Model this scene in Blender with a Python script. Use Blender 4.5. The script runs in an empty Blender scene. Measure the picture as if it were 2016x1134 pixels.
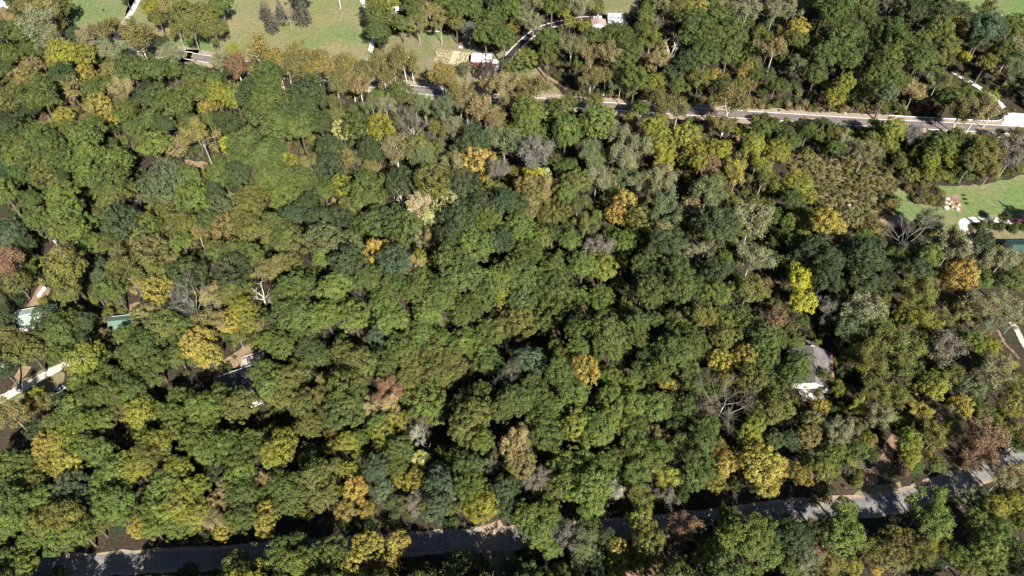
import bpy, bmesh, math, random
import numpy as np
from mathutils import Vector, Matrix
R = math.radians
sc = bpy.context.scene
COL = sc.collection

# ------------------------------------------------------------------ camera
CAM_H, PITCH, FPX = 236.0, 50.0, 1398.0          # height over the ground, degrees below the horizon, focal length in photo pixels
cd = bpy.data.cameras.new('camera')
cd.sensor_width = 36.0
cd.lens = 36.0 * FPX / 2016.0
cd.clip_start, cd.clip_end = 1.0, 20000.0
cam = bpy.data.objects.new('camera', cd)
cam.location = (0, 0, CAM_H)
cam.rotation_euler = (R(90 - PITCH), 0, 0)
COL.objects.link(cam)
sc.camera = cam

# ------------------------------------------------------------------ sky, sun, exposure
SUN_EL, SUN_AZ = 38.0, 156.0                      # azimuth clockwise from +Y (the view is along +Y)
world = bpy.data.worlds.new('World')
sc.world = world
world.use_nodes = True
wn = world.node_tree.nodes
wn.clear()
wo = wn.new('ShaderNodeOutputWorld'); wb = wn.new('ShaderNodeBackground'); sk = wn.new('ShaderNodeTexSky')
sk.sky_type = 'NISHITA'; sk.sun_disc = False; sk.air_density = 0.6; sk.dust_density = 0.3
sk.sun_elevation = R(SUN_EL); sk.sun_rotation = R(SUN_AZ)
wb.inputs[1].default_value = 0.05
world.node_tree.links.new(sk.outputs[0], wb.inputs[0])
world.node_tree.links.new(wb.outputs[0], wo.inputs[0])
sd = bpy.data.lights.new('sun', 'SUN')
sd.energy = 5.0; sd.angle = R(0.53); sd.color = (1.0, 0.95, 0.86)
sun = bpy.data.objects.new('sun', sd)
sv = Vector((math.sin(R(SUN_AZ)) * math.cos(R(SUN_EL)), math.cos(R(SUN_AZ)) * math.cos(R(SUN_EL)), math.sin(R(SUN_EL))))
sun.rotation_euler = (-sv).to_track_quat('-Z', 'Y').to_euler()
sun.location = (150, -200, 400)
COL.objects.link(sun)
sc.view_settings.view_transform = 'Standard'
sc.view_settings.look = 'None'
sc.view_settings.gamma = 1.0
sc.view_settings.use_curve_mapping = False
sc.view_settings.exposure = 1.45
sc.cycles.max_bounces = 6
sc.cycles.diffuse_bounces = 2
sc.cycles.transmission_bounces = 3

# ------------------------------------------------------------------ placing: a direction of view meets the land
fwd = Vector((0, math.cos(R(PITCH)), -math.sin(R(PITCH))))
upv = Vector((0, math.sin(R(PITCH)), math.cos(R(PITCH))))
CX, CY = 1008.0, 567.0
def flat_at(px, py, z=0.0):
    d = fwd * FPX + Vector((1, 0, 0)) * (px - CX) - upv * (py - CY)
    t = (z - CAM_H) / d.z
    return Vector((d.x * t, d.y * t, z))
BUMPS = []                                        # (x, y, amplitude, sigma)
def relief(x, y):
    if not BUMPS:
        return x * 0.0
    h = 0.0
    for bx, by, a, s in BUMPS:
        h = h + a * np.exp(-((x - bx) ** 2 + (y - by) ** 2) / (2 * s * s))
    return h
def at(px, py, z=0.0):
    """point that is z above the land along the view through photo pixel (px, py)"""
    g = 0.0
    for _ in range(6):
        p = flat_at(px, py, z + g)
        g = float(relief(p.x, p.y))
    return p
def along(pts, n):
    pts = [np.array(p, float) for p in pts]
    seg = [np.linalg.norm(pts[i + 1] - pts[i]) for i in range(len(pts) - 1)]
    tot = sum(seg); out = []
    for k in range(n):
        d = tot * k / (n - 1); i = 0
        while i < len(seg) - 1 and d > seg[i]:
            d -= seg[i]; i += 1
        t = d / seg[i]
        out.append(pts[i] * (1 - t) + pts[i + 1] * t)
    return out
_b = []
for px, py in along([(610, 470), (692, 505), (735, 540), (830, 568), (868, 525), (890, 455), (930, 425), (1015, 395)], 12):
    p = flat_at(px, py)
    _b += [(p.x, p.y - 14, 3.6, 14.0), (p.x, p.y + 24, -2.6, 14.0)]
for px, py in along([(1240, 520), (1185, 615), (1090, 655), (1010, 690), (890, 800), (880, 890)], 10):
    p = flat_at(px, py)
    _b += [(p.x, p.y, -5.5, 9.0), (p.x + 12, p.y - 14, 3.2, 12.0)]
for px, py, h in ((808, 420, 8.0), (868, 414, 8.0), (850, 440, 5.0)):  # added knolls, shaped to lift the pale trees into the sunlight
    p = flat_at(px, py); _b.append((p.x, p.y, h, 9.0))
BUMPS = _b

# ------------------------------------------------------------------ materials
def mat(name, base, rough=0.8, noise=None, spec=0.3, bump=0.0, bscale=3.0, metallic=0.0, second=None, wave=None):
    """base colour, broken up by one or two octaves of noise: noise = (scale, amount); second = (colour, scale, low, high)"""
    m = bpy.data.materials.new(name); m.use_nodes = True
    nt = m.node_tree; b = nt.nodes['Principled BSDF']
    b.inputs['Roughness'].default_value = rough
    b.inputs['Specular IOR Level'].default_value = spec
    b.inputs['Metallic'].default_value = metallic
    b.inputs['Base Color'].default_value = (*base, 1)
    geo = nt.nodes.new('ShaderNodeNewGeometry')
    col = None
    def mixer(fac, a, bcol, mode='MIX'):
        x = nt.nodes.new('ShaderNodeMix'); x.data_type = 'RGBA'; x.blend_type = mode
        nt.links.new(fac, x.inputs[0])
        for sock, v in ((x.inputs[6], a), (x.inputs[7], bcol)):
            if isinstance(v, tuple): sock.default_value = (*v, 1)
            else: nt.links.new(v, sock)
        return x.outputs[2]
    def ramp(src, lo, hi):
        r = nt.nodes.new('ShaderNodeMapRange')
        r.inputs[1].default_value = lo; r.inputs[2].default_value = hi
        nt.links.new(src, r.inputs[0]); return r.outputs[0]
    def ntex(scale, detail=5):
        t = nt.nodes.new('ShaderNodeTexNoise'); t.inputs['Scale'].default_value = scale; t.inputs['Detail'].default_value = detail
        nt.links.new(geo.outputs['Position'], t.inputs['Vector']); return t.outputs[0]
    col = tuple(base)
    for c2, s, lo, hi in (second or []):
        col = mixer(ramp(ntex(s), lo, hi), col, c2)
    if noise:
        s, amt = noise
        dk = tuple(c * (1 - amt) for c in (1, 1, 1)); lt = tuple(c * (1 + amt) for c in (1, 1, 1))
        f = ramp(ntex(s, 8), 0.3, 0.7)
        g = mixer(f, dk, lt)
        x = nt.nodes.new('ShaderNodeMix'); x.data_type = 'RGBA'; x.blend_type = 'MULTIPLY'; x.inputs[0].default_value = 1
        if isinstance(col, tuple): x.inputs[6].default_value = (*col, 1)
        else: nt.links.new(col, x.inputs[6])
        nt.links.new(g, x.inputs[7]); col = x.outputs[2]
    if not isinstance(col, tuple):
        nt.links.new(col, b.inputs['Base Color'])
    if bump:
        bp = nt.nodes.new('ShaderNodeBump'); bp.inputs['Strength'].default_value = bump; bp.inputs['Distance'].default_value = 0.3
        nt.links.new(ntex(bscale, 8), bp.inputs['Height']); nt.links.new(bp.outputs[0], b.inputs['Normal'])
    return m

def leaf_mat(name, by_attribute):
    m = bpy.data.materials.new(name); m.use_nodes = True
    nt = m.node_tree; b = nt.nodes['Principled BSDF']; out = nt.nodes['Material Output']
    b.inputs['Roughness'].default_value = 0.7
    b.inputs['Specular IOR Level'].default_value = 0.10
    if by_attribute:
        a = nt.nodes.new('ShaderNodeAttribute'); a.attribute_name = 'tint'; csock = a.outputs['Color']
    else:
        a = nt.nodes.new('ShaderNodeObjectInfo'); csock = a.outputs['Color']
    v = nt.nodes.new('ShaderNodeAttribute'); v.attribute_name = 'leafvar'
    sep = nt.nodes.new('ShaderNodeSeparateColor'); nt.links.new(v.outputs['Color'], sep.inputs[0])
    hsv = nt.nodes.new('ShaderNodeHueSaturation')
    def rng(sock, lo, hi):
        r = nt.nodes.new('ShaderNodeMapRange'); r.inputs[3].default_value = lo; r.inputs[4].default_value = hi
        nt.links.new(sock, r.inputs[0]); return r.outputs[0]
    geo = nt.nodes.new('ShaderNodeNewGeometry'); nz = nt.nodes.new('ShaderNodeTexNoise'); nz.inputs['Scale'].default_value = .16; nz.inputs['Detail'].default_value = 4
    nt.links.new(geo.outputs['Position'], nz.inputs['Vector'])
    nsep = nt.nodes.new('ShaderNodeSeparateColor'); nt.links.new(nz.outputs['Color'], nsep.inputs[0])
    def comb(s1, lo1, hi1, s2, lo2, hi2, op='ADD'):
        m_ = nt.nodes.new('ShaderNodeMath'); m_.operation = op
        r2 = nt.nodes.new('ShaderNodeMapRange'); r2.inputs[1].default_value = .3; r2.inputs[2].default_value = .7; r2.inputs[3].default_value = lo2; r2.inputs[4].default_value = hi2
        nt.links.new(s2, r2.inputs[0]); nt.links.new(rng(s1, lo1, hi1), m_.inputs[0]); nt.links.new(r2.outputs[0], m_.inputs[1]); return m_.outputs[0]
    nt.links.new(comb(sep.outputs[0], 0.474, 0.526, nsep.outputs[0], -.012, .026), hsv.inputs['Hue'])
    nt.links.new(rng(sep.outputs[2], 0.8, 1.15), hsv.inputs['Saturation'])
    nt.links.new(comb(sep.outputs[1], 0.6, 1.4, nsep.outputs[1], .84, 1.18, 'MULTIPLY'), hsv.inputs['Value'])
    nt.links.new(csock, hsv.inputs['Color'])
    nt.links.new(hsv.outputs[0], b.inputs['Base Color'])
    tr = nt.nodes.new('ShaderNodeBsdfTranslucent'); nt.links.new(hsv.outputs[0], tr.inputs[0])
    mx = nt.nodes.new('ShaderNodeMixShader'); mx.inputs[0].default_value = 0.14
    nt.links.new(b.outputs[0], mx.inputs[1]); nt.links.new(tr.outputs[0], mx.inputs[2])
    nt.links.new(mx.outputs[0], out.inputs[0])
    return m
def bark_mat():
    m = bpy.data.materials.new('bark'); m.use_nodes = True
    nt = m.node_tree; b = nt.nodes['Principled BSDF']
    b.inputs['Roughness'].default_value = 0.85; b.inputs['Specular IOR Level'].default_value = 0.15
    oi = nt.nodes.new('ShaderNodeObjectInfo'); n = nt.nodes.new('ShaderNodeTexNoise'); n.inputs['Scale'].default_value = 9.0; n.inputs['Detail'].default_value = 6
    tc = nt.nodes.new('ShaderNodeTexCoord'); nt.links.new(tc.outputs['Object'], n.inputs['Vector'])
    mr = nt.nodes.new('ShaderNodeMapRange'); mr.inputs[1].default_value = 0.3; mr.inputs[2].default_value = 0.7; mr.inputs[3].default_value = 0.6; mr.inputs[4].default_value = 1.2
    nt.links.new(n.outputs[0], mr.inputs[0])
    h = nt.nodes.new('ShaderNodeHueSaturation'); nt.links.new(oi.outputs['Color'], h.inputs['Color']); nt.links.new(mr.outputs[0], h.inputs['Value'])
    nt.links.new(h.outputs[0], b.inputs['Base Color'])
    return m
M_LEAF = leaf_mat('leaf', False)
M_MASS = leaf_mat('leaf_mass', True)
M_BARK = bark_mat()
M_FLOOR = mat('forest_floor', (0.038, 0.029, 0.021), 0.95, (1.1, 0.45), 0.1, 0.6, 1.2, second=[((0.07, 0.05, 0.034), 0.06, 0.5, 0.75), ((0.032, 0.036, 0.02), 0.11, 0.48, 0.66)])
M_LAWN = mat('grass_turf', (0.136, 0.148, 0.062), 0.95, (0.5, 0.22), 0.1, 0.3, 2.0, second=[((0.185, 0.160, 0.086), 0.035, 0.42, 0.62), ((0.100, 0.148, 0.050), 0.022, 0.50, 0.66), ((0.17, 0.16, 0.08), 0.25, 0.55, 0.75)])
M_DRYLAWN = mat('dry_turf', (0.160, 0.138, 0.078), 0.95, (0.5, 0.22), 0.1, 0.3, 2.0, second=[((0.105, 0.135, 0.054), 0.03, 0.45, 0.62), ((0.19, 0.155, 0.10), 0.07, 0.5, 0.68), ((0.13, 0.125, 0.06), 0.3, 0.55, 0.75)])
M_BRUSH = mat('brush_ground', (0.15, 0.12, 0.065), 0.95, (0.8, 0.35), 0.1, 0.5, 1.2, second=[((0.085, 0.09, 0.035), 0.15, 0.45, 0.6), ((0.17, 0.125, 0.08), 0.08, 0.5, 0.68)])
M_SOIL = mat('tan_litter', (0.22, 0.152, 0.098), 0.95, (1.0, 0.3), 0.1, 0.5, 1.5, second=[((0.17, 0.11, 0.065), 0.2, 0.5, 0.65)])
M_GRAVEL = mat('white_gravel', (0.52, 0.48, 0.44), 0.95, (1.5, 0.2), 0.1, 0.4, 3.0)
M_TRACK = mat('track_gravel', (0.50, 0.44, 0.37), 0.95, (1.2, 0.25), 0.1, 0.4, 3.0, second=[((0.32, 0.27, 0.2), 0.35, 0.52, 0.7)])
M_ROAD = mat('highway_asphalt', (0.135, 0.118, 0.112), 0.9, (0.8, 0.12), 0.2, 0.1, 8.0)
M_SHOULDER = mat('shoulder_gravel', (0.25, 0.20, 0.15), 0.95, (0.9, 0.25), 0.1)
M_LANE = mat('lane_asphalt', (0.175, 0.168, 0.161), 0.9, (0.7, 0.16), 0.2, 0.15, 6.0, second=[((0.135, 0.130, 0.125), 0.12, 0.48, 0.6), ((0.13, 0.098, 0.065), 0.9, 0.60, 0.72)])
M_BLACKTOP = mat('blacktop', (0.028, 0.026, 0.028), 0.8, (0.8, 0.2), 0.3)
M_WHITEP = mat('white_road_paint', (0.62, 0.60, 0.56), 0.7, (0.6, 0.25), 0.3)
M_YELP = mat('yellow_road_paint', (0.50, 0.30, 0.06), 0.7, (0.6, 0.25), 0.3)
M_STRAW = mat('straw', (0.40, 0.335, 0.225), 0.95, (1.2, 0.25), 0.1, 0.3, 2.0)
M_CONC = mat('concrete', (0.48, 0.46, 0.43), 0.9, (0.8, 0.12), 0.2)

# ------------------------------------------------------------------ object helpers
def link(o, parent=None):
    COL.objects.link(o)
    if parent: o.parent = parent
    return o
def tag(o, label=None, cat=None, group=None, kind=None):
    for k, v in (('label', label), ('category', cat), ('group', group), ('kind', kind)):
        if v: o[k] = v
    return o
def empty(name, loc, rz=0.0, s=1.0):
    o = bpy.data.objects.new(name, None); o.location = loc; o.rotation_euler = (0, 0, rz)
    o.scale = (s, s, s) if not isinstance(s, tuple) else s
    o.empty_display_size = 0.5
    return link(o)
def mesh_from(name, v, f, m=None, smooth=False):
    me = bpy.data.meshes.new(name)
    me.from_pydata([tuple(p) for p in v], [], f)
    if m: me.materials.append(m)
    if smooth:
        for p in me.polygons: p.use_smooth = True
    me.update()
    return me
class MB:
    """collects boxes, tubes and polygons into one mesh"""
    def __init__(s): s.v = []; s.f = []
    def add(s, v, f):
        k = len(s.v); s.v += [tuple(p) for p in v]; s.f += [tuple(i + k for i in q) for q in f]
    def box(s, c, d, rz=0.0, tilt=0.0):
        x, y, z = (q / 2 for q in d)
        m = Matrix.Translation(c) @ Matrix.Rotation(rz, 4, 'Z') @ Matrix.Rotation(tilt, 4, 'X')
        vs = [m @ Vector((a * x, b * y, e * z)) for a in (-1, 1) for b in (-1, 1) for e in (-1, 1)]
        s.add(vs, [(0, 1, 3, 2), (4, 6, 7, 5), (0, 4, 5, 1), (2, 3, 7, 6), (0, 2, 6, 4), (1, 5, 7, 3)])
    def tube(s, p, q, r0, r1, n=6, cap=True):
        p, q = Vector(p), Vector(q); d = (q - p)
        if d.length < 1e-6: return
        d.normalize(); a = d.orthogonal().normalized(); b = d.cross(a)
        vs = []
        for c, r in ((p, r0), (q, r1)):
            vs += [c + (a * math.cos(2 * math.pi * i / n) + b * math.sin(2 * math.pi * i / n)) * r for i in range(n)]
        fs = [(i, (i + 1) % n, n + (i + 1) % n, n + i) for i in range(n)]
        if cap: fs += [tuple(reversed(range(n))), tuple(range(n, 2 * n))]
        s.add(vs, fs)
    def poly(s, pts): s.add(pts, [tuple(range(len(pts)))])
    def prism(s, pts, dz):
        """closed prism: a polygon and the same polygon lowered by dz"""
        n = len(pts); lo = [Vector(p) - Vector((0, 0, dz)) for p in pts]
        s.add([Vector(p) for p in pts] + lo, [tuple(range(n)), tuple(reversed(range(n, 2 * n)))] + [(i, n + i, n + (i + 1) % n, (i + 1) % n) for i in range(n)])
    def build(s, name, m, parent=None, smooth=False, bevel=0.0):
        o = bpy.data.objects.new(name, mesh_from(name, s.v, s.f, m, smooth)); link(o, parent)
        bm = bmesh.new(); bm.from_mesh(o.data); bmesh.ops.recalc_face_normals(bm, faces=bm.faces); bm.to_mesh(o.data); bm.free()
        if bevel:
            md = o.modifiers.new('edge', 'BEVEL'); md.width = bevel; md.segments = 2; md.limit_method = 'ANGLE'
        return o
SIGHT = []                                         # outlines in the photo of what stays in view between the crowns
OPEN = []                                          # (polygon in plan) where no wood grows
LANES = []                                         # (polyline in plan, half width)
def rough_outline(pts, step=3.0, amp=1.0, seed=1):
    rng = random.Random(seed); out = []
    for i, p in enumerate(pts):
        q = pts[(i + 1) % len(pts)]; d = (q - p); n = max(1, int(d.length / step)); pn = Vector((-d.y, d.x, 0)).normalized()
        for k in range(n):
            o = rng.uniform(-amp, amp) if k else 0.0
            out.append(p + d * (k / n) + pn * o)
    return out
def sheet(name, px, m, z, kind='structure', amp=1.0, step=3.0, seed=1, open_=True, grow=0.0):
    pts = [flat_at(*p) for p in px]
    SIGHT.append(np.array(px, float))
    pts = rough_outline(pts, step, amp, seed)
    for p in pts: p.z = z + float(relief(p.x, p.y))
    if open_: OPEN.append(np.array([(p.x, p.y) for p in pts]))
    mb = MB(); mb.poly(pts)
    o = mb.build(name, m)
    if o.data.polygons[0].normal.z < 0: o.data.flip_normals()
    return tag(o, kind=kind)
def smooth_line(px, n=40):
    p = [flat_at(*q) for q in px]; out = []
    P = [p[0] * 2 - p[1]] + p + [p[-1] * 2 - p[-2]]
    m = max(4, n // (len(p) - 1))
    for i in range(1, len(P) - 2):
        for k in range(m):
            t = k / m; a, b, c, d = P[i - 1], P[i], P[i + 1], P[i + 2]
            out.append(0.5 * ((2 * b) + (c - a) * t + (2 * a - 5 * b + 4 * c - d) * t * t + (3 * b - a - 3 * c + d) * t ** 3))
    out.append(p[-1].copy())
    return out
def ribbon_pts(line, off, w, z):
    v = []
    for i, p in enumerate(line):
        d = (line[min(i + 1, len(line) - 1)] - line[max(i - 1, 0)]); d.z = 0; d.normalize()
        n = Vector((-d.y, d.x, 0))
        for s in (-1, 1):
            q = p + n * (off + s * w / 2); q.z = z + float(relief(q.x, q.y)); v.append(q)
    return v
def ribbon(name, line, w, m, z, off=0.0, kind='structure', ragged=0.0, seed=3, parent=None, pieces=None):
    mb = MB(); rng = random.Random(seed)
    for seg in (pieces or [(0, len(line))]):
        ln = line[seg[0]:seg[1]]
        v = ribbon_pts(ln, off, w, z)
        if ragged:
            for i in range(0, len(v)): v[i] = v[i] + Vector((rng.uniform(-ragged, ragged), rng.uniform(-ragged, ragged), 0))
        mb.add(v, [(2 * i, 2 * i + 2, 2 * i + 3, 2 * i + 1) for i in range(len(ln) - 1)])
    o = mb.build(name, m, parent)
    if o.data.polygons[0].normal.z < 0: o.data.flip_normals()
    if kind: tag(o, kind=kind)
    return o
def lane(name, px, w, m, z, clear=1.5, ragged=0.0, n=60, seed=3):
    ln = smooth_line(px, n)
    if w != 5.7: SIGHT.append(np.array(px, float))
    LANES.append((np.array([(p.x, p.y) for p in ln]), w / 2 + clear))
    return ribbon(name, ln, w, m, z, ragged=ragged, seed=seed), ln

# ------------------------------------------------------------------ the ground, one sheet to the horizon
gx = np.concatenate([[-6000, -3000, -1500, -800], np.arange(-460, 461, 5.0), [800, 1500, 3000, 6000]])
gy = np.concatenate([[-3000, -1000, -300], np.arange(0, 641, 5.0), [800, 1200, 2500, 6000, 12000]])
X, Y = np.meshgrid(gx, gy)
Z = relief(X, Y)
nx, ny = len(gx), len(gy)
gv = np.stack([X, Y, Z], -1).reshape(-1, 3)
gf = [(j * nx + i, j * nx + i + 1, (j + 1) * nx + i + 1, (j + 1) * nx + i) for j in range(ny - 1) for i in range(nx - 1)]
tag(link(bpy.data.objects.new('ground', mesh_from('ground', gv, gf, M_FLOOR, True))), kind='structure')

# lawns and clearings
sheet('lawn', [(95, -25), (268, -25), (262, 12), (246, 40), (234, 62), (205, 66), (170, 60), (128, 46), (150, 10)], M_LAWN, .03, seed=1)
sheet('meadow', [(262, -40), (712, -40), (722, 18), (733, 60), (728, 118), (720, 140), (660, 138), (560, 124), (500, 116), (440, 112), (336, 95), (300, 72), (262, 60), (244, 55)], M_LAWN, .03, seed=2)
sheet('brush_field', [(1545, 325), (1600, 300), (1700, 310), (1752, 330), (1766, 372), (1745, 420), (1700, 428), (1610, 420), (1590, 380)], M_BRUSH, .025, seed=28)
sheet('brush_bank', [(1770, 364), (1830, 364), (1862, 392), (1858, 410), (1800, 402)], M_BRUSH, .06, seed=29)
sheet('garden_lawn', [(742, 112), (752, 88), (770, 66), (860, 60), (930, 75), (942, 100), (1000, 100), (985, 125), (962, 150), (958, 178), (905, 184), (830, 172), (800, 150), (735, 140)], M_DRYLAWN, .03, seed=3)
sheet('verge_lawn', [(1046, 86), (1040, 112), (1058, 138), (1098, 172), (1118, 198), (1060, 196), (1000, 168), (985, 150), (1005, 120)], M_DRYLAWN, .03, seed=4)
sheet('yard', [(1188, -20), (1262, -20), (1256, 22), (1238, 34), (1190, 36), (1184, 12)], M_DRYLAWN, .03, seed=5)
sheet('pasture', [(1850, -40), (2120, -40), (2120, 50), (1990, 42), (1950, 32), (1905, 22), (1868, 4)], M_LAWN, .03, seed=6)
sheet('side_lawn', [(1762, 372), (1800, 362), (1870, 366), (1950, 360), (2020, 344), (2140, 340), (2140, 428), (1990, 430), (1900, 430), (1905, 456), (1880, 470), (1810, 452), (1764, 434), (1752, 402)], M_LAWN, .03, seed=7)
sheet('back_lawn', [(1915, 452), (2040, 450), (2040, 482), (1950, 478), (1912, 470)], M_DRYLAWN, .03, seed=8)
sheet('grass_strip', [(1682, 972), (1700, 958), (1772, 948), (1776, 962), (1690, 986)], M_LAWN, .03, seed=9, amp=.4)
sheet('roadside_lawn', [(948, 1084), (1012, 1078), (1018, 1140), (968, 1150)], M_DRYLAWN, .03, seed=10, amp=.5)
sheet('track_lawn', [(-30, 812), (18, 775), (30, 750), (60, 742), (100, 722), (128, 735), (124, 764), (70, 790), (20, 812)], M_DRYLAWN, .03, seed=11)
sheet('bare_ground', [(92, 500), (108, 482), (135, 490), (168, 516), (180, 540), (140, 538), (96, 530)], M_SOIL, .05, seed=12)
sheet('bare_ground', [(40, 625), (62, 590), (84, 555), (100, 568), (96, 592), (60, 612)], M_SOIL, .05, seed=13)
sheet('bare_ground', [(418, 745), (430, 718), (470, 690), (505, 666), (516, 690), (480, 716), (446, 748), (430, 770)], M_SOIL, .05, seed=14, open_=False)
sheet('bare_ground', [(322, 318), (372, 314), (410, 322), (402, 340), (350, 332)], M_SOIL, .05, seed=15)
sheet('bare_ground', [(1716, 930), (1738, 878), (1760, 846), (1772, 850), (1766, 880), (1752, 926), (1736, 940)], M_SOIL, .05, seed=16)
sheet('bare_ground', [(1690, 955), (1698, 925), (1722, 918), (1730, 948), (1716, 962)], M_SOIL, .045, seed=17)
sheet('bare_ground', [(945, 1040), (985, 1028), (992, 1040), (985, 1045), (950, 1048)], M_SOIL, .05, seed=18, amp=.3)
sheet('bare_ground', [(28, 742), (42, 718), (62, 722), (52, 738), (36, 750)], M_SOIL, .055, seed=19)
sheet('bare_ground', [(1444, 262), (1470, 266), (1466, 284), (1440, 282)], M_SOIL, .05, seed=20, amp=.4)
sheet('bare_ground', [(1740, 420), (1790, 432), (1770, 448), (1728, 446)], M_SOIL, .05, seed=21)
sheet('bare_ground', [(1868, 388), (1884, 380), (1898, 412), (1892, 420), (1872, 410)], M_SOIL, .05, seed=22, amp=.5)
sheet('bare_ground', [(1225, 1134), (1262, 1116), (1330, 1120), (1336, 1150), (1228, 1150)], M_SOIL, .05, seed=23)
sheet('bare_ground', [(248, 603), (266, 596), (300, 590), (288, 614), (254, 618)], M_SOIL, .05, seed=24)
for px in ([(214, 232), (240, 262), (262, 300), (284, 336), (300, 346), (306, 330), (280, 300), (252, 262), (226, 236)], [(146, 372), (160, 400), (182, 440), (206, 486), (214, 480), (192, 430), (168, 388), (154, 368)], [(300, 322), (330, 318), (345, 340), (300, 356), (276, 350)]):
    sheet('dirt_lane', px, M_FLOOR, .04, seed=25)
for px in ([(1010, 700), (1040, 680), (1100, 655), (1180, 625), (1240, 540), (1228, 530), (1170, 606), (1090, 640), (1020, 668)], [(870, 800), (900, 780), (905, 840), (885, 870)], [(1290, 380), (1340, 350), (1350, 400), (1310, 470)], [(350, 740), (440, 735), (440, 775), (370, 780)]):
    SIGHT.append(np.array(px, float)); OPEN.append(np.array([tuple(flat_at(*p))[:2] for p in px]))     # bare shaded hollows
# roads
HW = smooth_line([(-160, 40), (100, 70), (349, 106), (393, 114), (640, 152), (832, 178), (1020, 197), (1221, 211), (1468, 226), (1718, 241.6), (1870, 249), (2009, 257), (2200, 268)], 96)
LANES.append((np.array([(p.x, p.y) for p in HW]), 8.5))
ribbon('road_shoulder', HW, 15.5, M_SHOULDER, .06, ragged=.5)
ribbon('highway', HW, 7.8, M_ROAD, .10)
ribbon('edge_line', HW, .5, M_WHITEP, .115, off=3.4)
ribbon('edge_line', HW, .5, M_WHITEP, .115, off=-3.4)
dash = smooth_line([(-160, 40), (100, 70), (349, 106), (393, 114), (640, 152), (832, 178), (1020, 197), (1221, 211), (1468, 226), (1718, 241.6), (1870, 249), (2009, 257), (2200, 268)], 600)
ribbon('centre_line', dash, .26, M_YELP, .118, off=.12, pieces=[(i, min(i + 12, len(dash))) for i in range(0, len(dash) - 4, 20)])
_, RD = lane('country_road', [(-120, 1136), (0, 1125), (233, 1108), (437, 1098), (512, 1090), (750, 1075), (980, 1062), (1200, 1044), (1393, 1025), (1552, 1006), (1738, 993), (1834, 966), (1951, 921), (2016, 894), (2150, 830)], 5.7, M_LANE, .10, 1.5, n=140)
ribbon('road_shoulder', RD, 8.2, M_SHOULDER, .05, ragged=.4)
lane('gravel_lane', [(285, -25), (262, 18), (245, 45), (234, 64), (222, 86), (214, 100)], 3.6, M_GRAVEL, .09, 1.0, .15)
lane('gravel_lane', [(700, -30), (718, 10), (731, 30), (736, 60), (733, 85), (728, 105), (724, 130), (722, 148)], 3.0, M_GRAVEL, .09, 1.0, .15)
sheet('gravel_patch', [(-20, 0), (4, 0), (19, 8), (14, 24), (-20, 34)], M_GRAVEL, .08, seed=31, amp=.5)
lane('dirt_path', [(1050, 112), (1058, 132), (1070, 146), (1092, 160), (1116, 176)], 2.2, M_SOIL, .07, .5, .2)
DRV = [(1192, 38), (1150, 37), (1115, 43), (1078, 52), (1054, 63), (1034, 79), (1016, 96), (1001, 114), (991, 132), (982, 152), (972, 184), (966, 196)]
ribbon('road_shoulder', smooth_line(DRV, 80), 6.0, M_TRACK, .07, ragged=.3)
lane('driveway', DRV, 3.9, M_BLACKTOP, .10, .8, n=80)
sheet('gravel_apron', [(972, 117), (996, 119), (988, 136), (976, 142), (966, 134)], M_GRAVEL, .115, seed=33, amp=.3)
lane('gravel_lane', [(1876, 141), (1889, 150), (1920, 168), (1955, 191), (1982, 218), (1996, 232)], 3.0, M_GRAVEL, .09, .8, .2)
sheet('gravel_apron', [(1978, 229), (1994, 222), (2030, 226), (2040, 249), (1972, 247)], M_GRAVEL, .112, seed=34, amp=.3)
lane('gravel_lane', [(1914, 490), (1906, 472), (1898, 452), (1896, 440), (1906, 434), (1924, 432.5), (1950, 433), (1980, 435), (2050, 438)], 3.8, M_GRAVEL, .09, .5, .15)
lane('gravel_lane', [(-60, 812), (0, 786), (60, 755), (118, 722), (170, 698)], 3.8, M_TRACK, .09, 1.0, .25)
lane('gravel_lane', [(1990, 634), (2002, 650), (2016, 678), (2040, 712)], 2.2, M_TRACK, .09, 1.0, .2)
lane('gravel_lane', [(1964, 650), (1978, 676), (1994, 692), (2006, 706)], 1.0, M_SOIL, .09, .8, .3)

# ------------------------------------------------------------------ trees: kinds built once, in units of the crown's radius
def rand_dirs(rng, n, zmin=-1.0):
    out = []
    while len(out) < n:
        v = rng.normal(size=(n * 3, 3)); v /= np.linalg.norm(v, axis=1)[:, None]
        v = v[v[:, 2] > zmin]; out = v[:n] if len(v) >= n else out
    return out
def spread_dirs(rng, n, zmin):
    i = np.arange(n) + 0.5
    z = 1 - (1 - zmin) * i / n
    ph = i * 2.399963 + rng.uniform(0, 6.28)
    r = np.sqrt(np.maximum(0, 1 - z * z))
    v = np.stack([r * np.cos(ph), r * np.sin(ph), z], 1) + rng.normal(size=(n, 3)) * 0.16
    return v / np.linalg.norm(v, axis=1)[:, None]
def quads(pos, nrm, size, rng, aspect=0.75):
    n = len(pos)
    a = rng.normal(size=(n, 3)); a -= (a * nrm).sum(1)[:, None] * nrm; a /= np.linalg.norm(a, axis=1)[:, None] + 1e-9
    b = np.cross(nrm, a)
    s = np.asarray(size).reshape(-1, 1) * np.ones((n, 1))
    bend = nrm * s * rng.uniform(-0.35, 0.1, (n, 1))
    v = np.stack([pos - a * s + bend, pos - b * s * aspect, pos + a * s + bend, pos + b * s * aspect], 1)
    return v.reshape(-1, 3)
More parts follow.
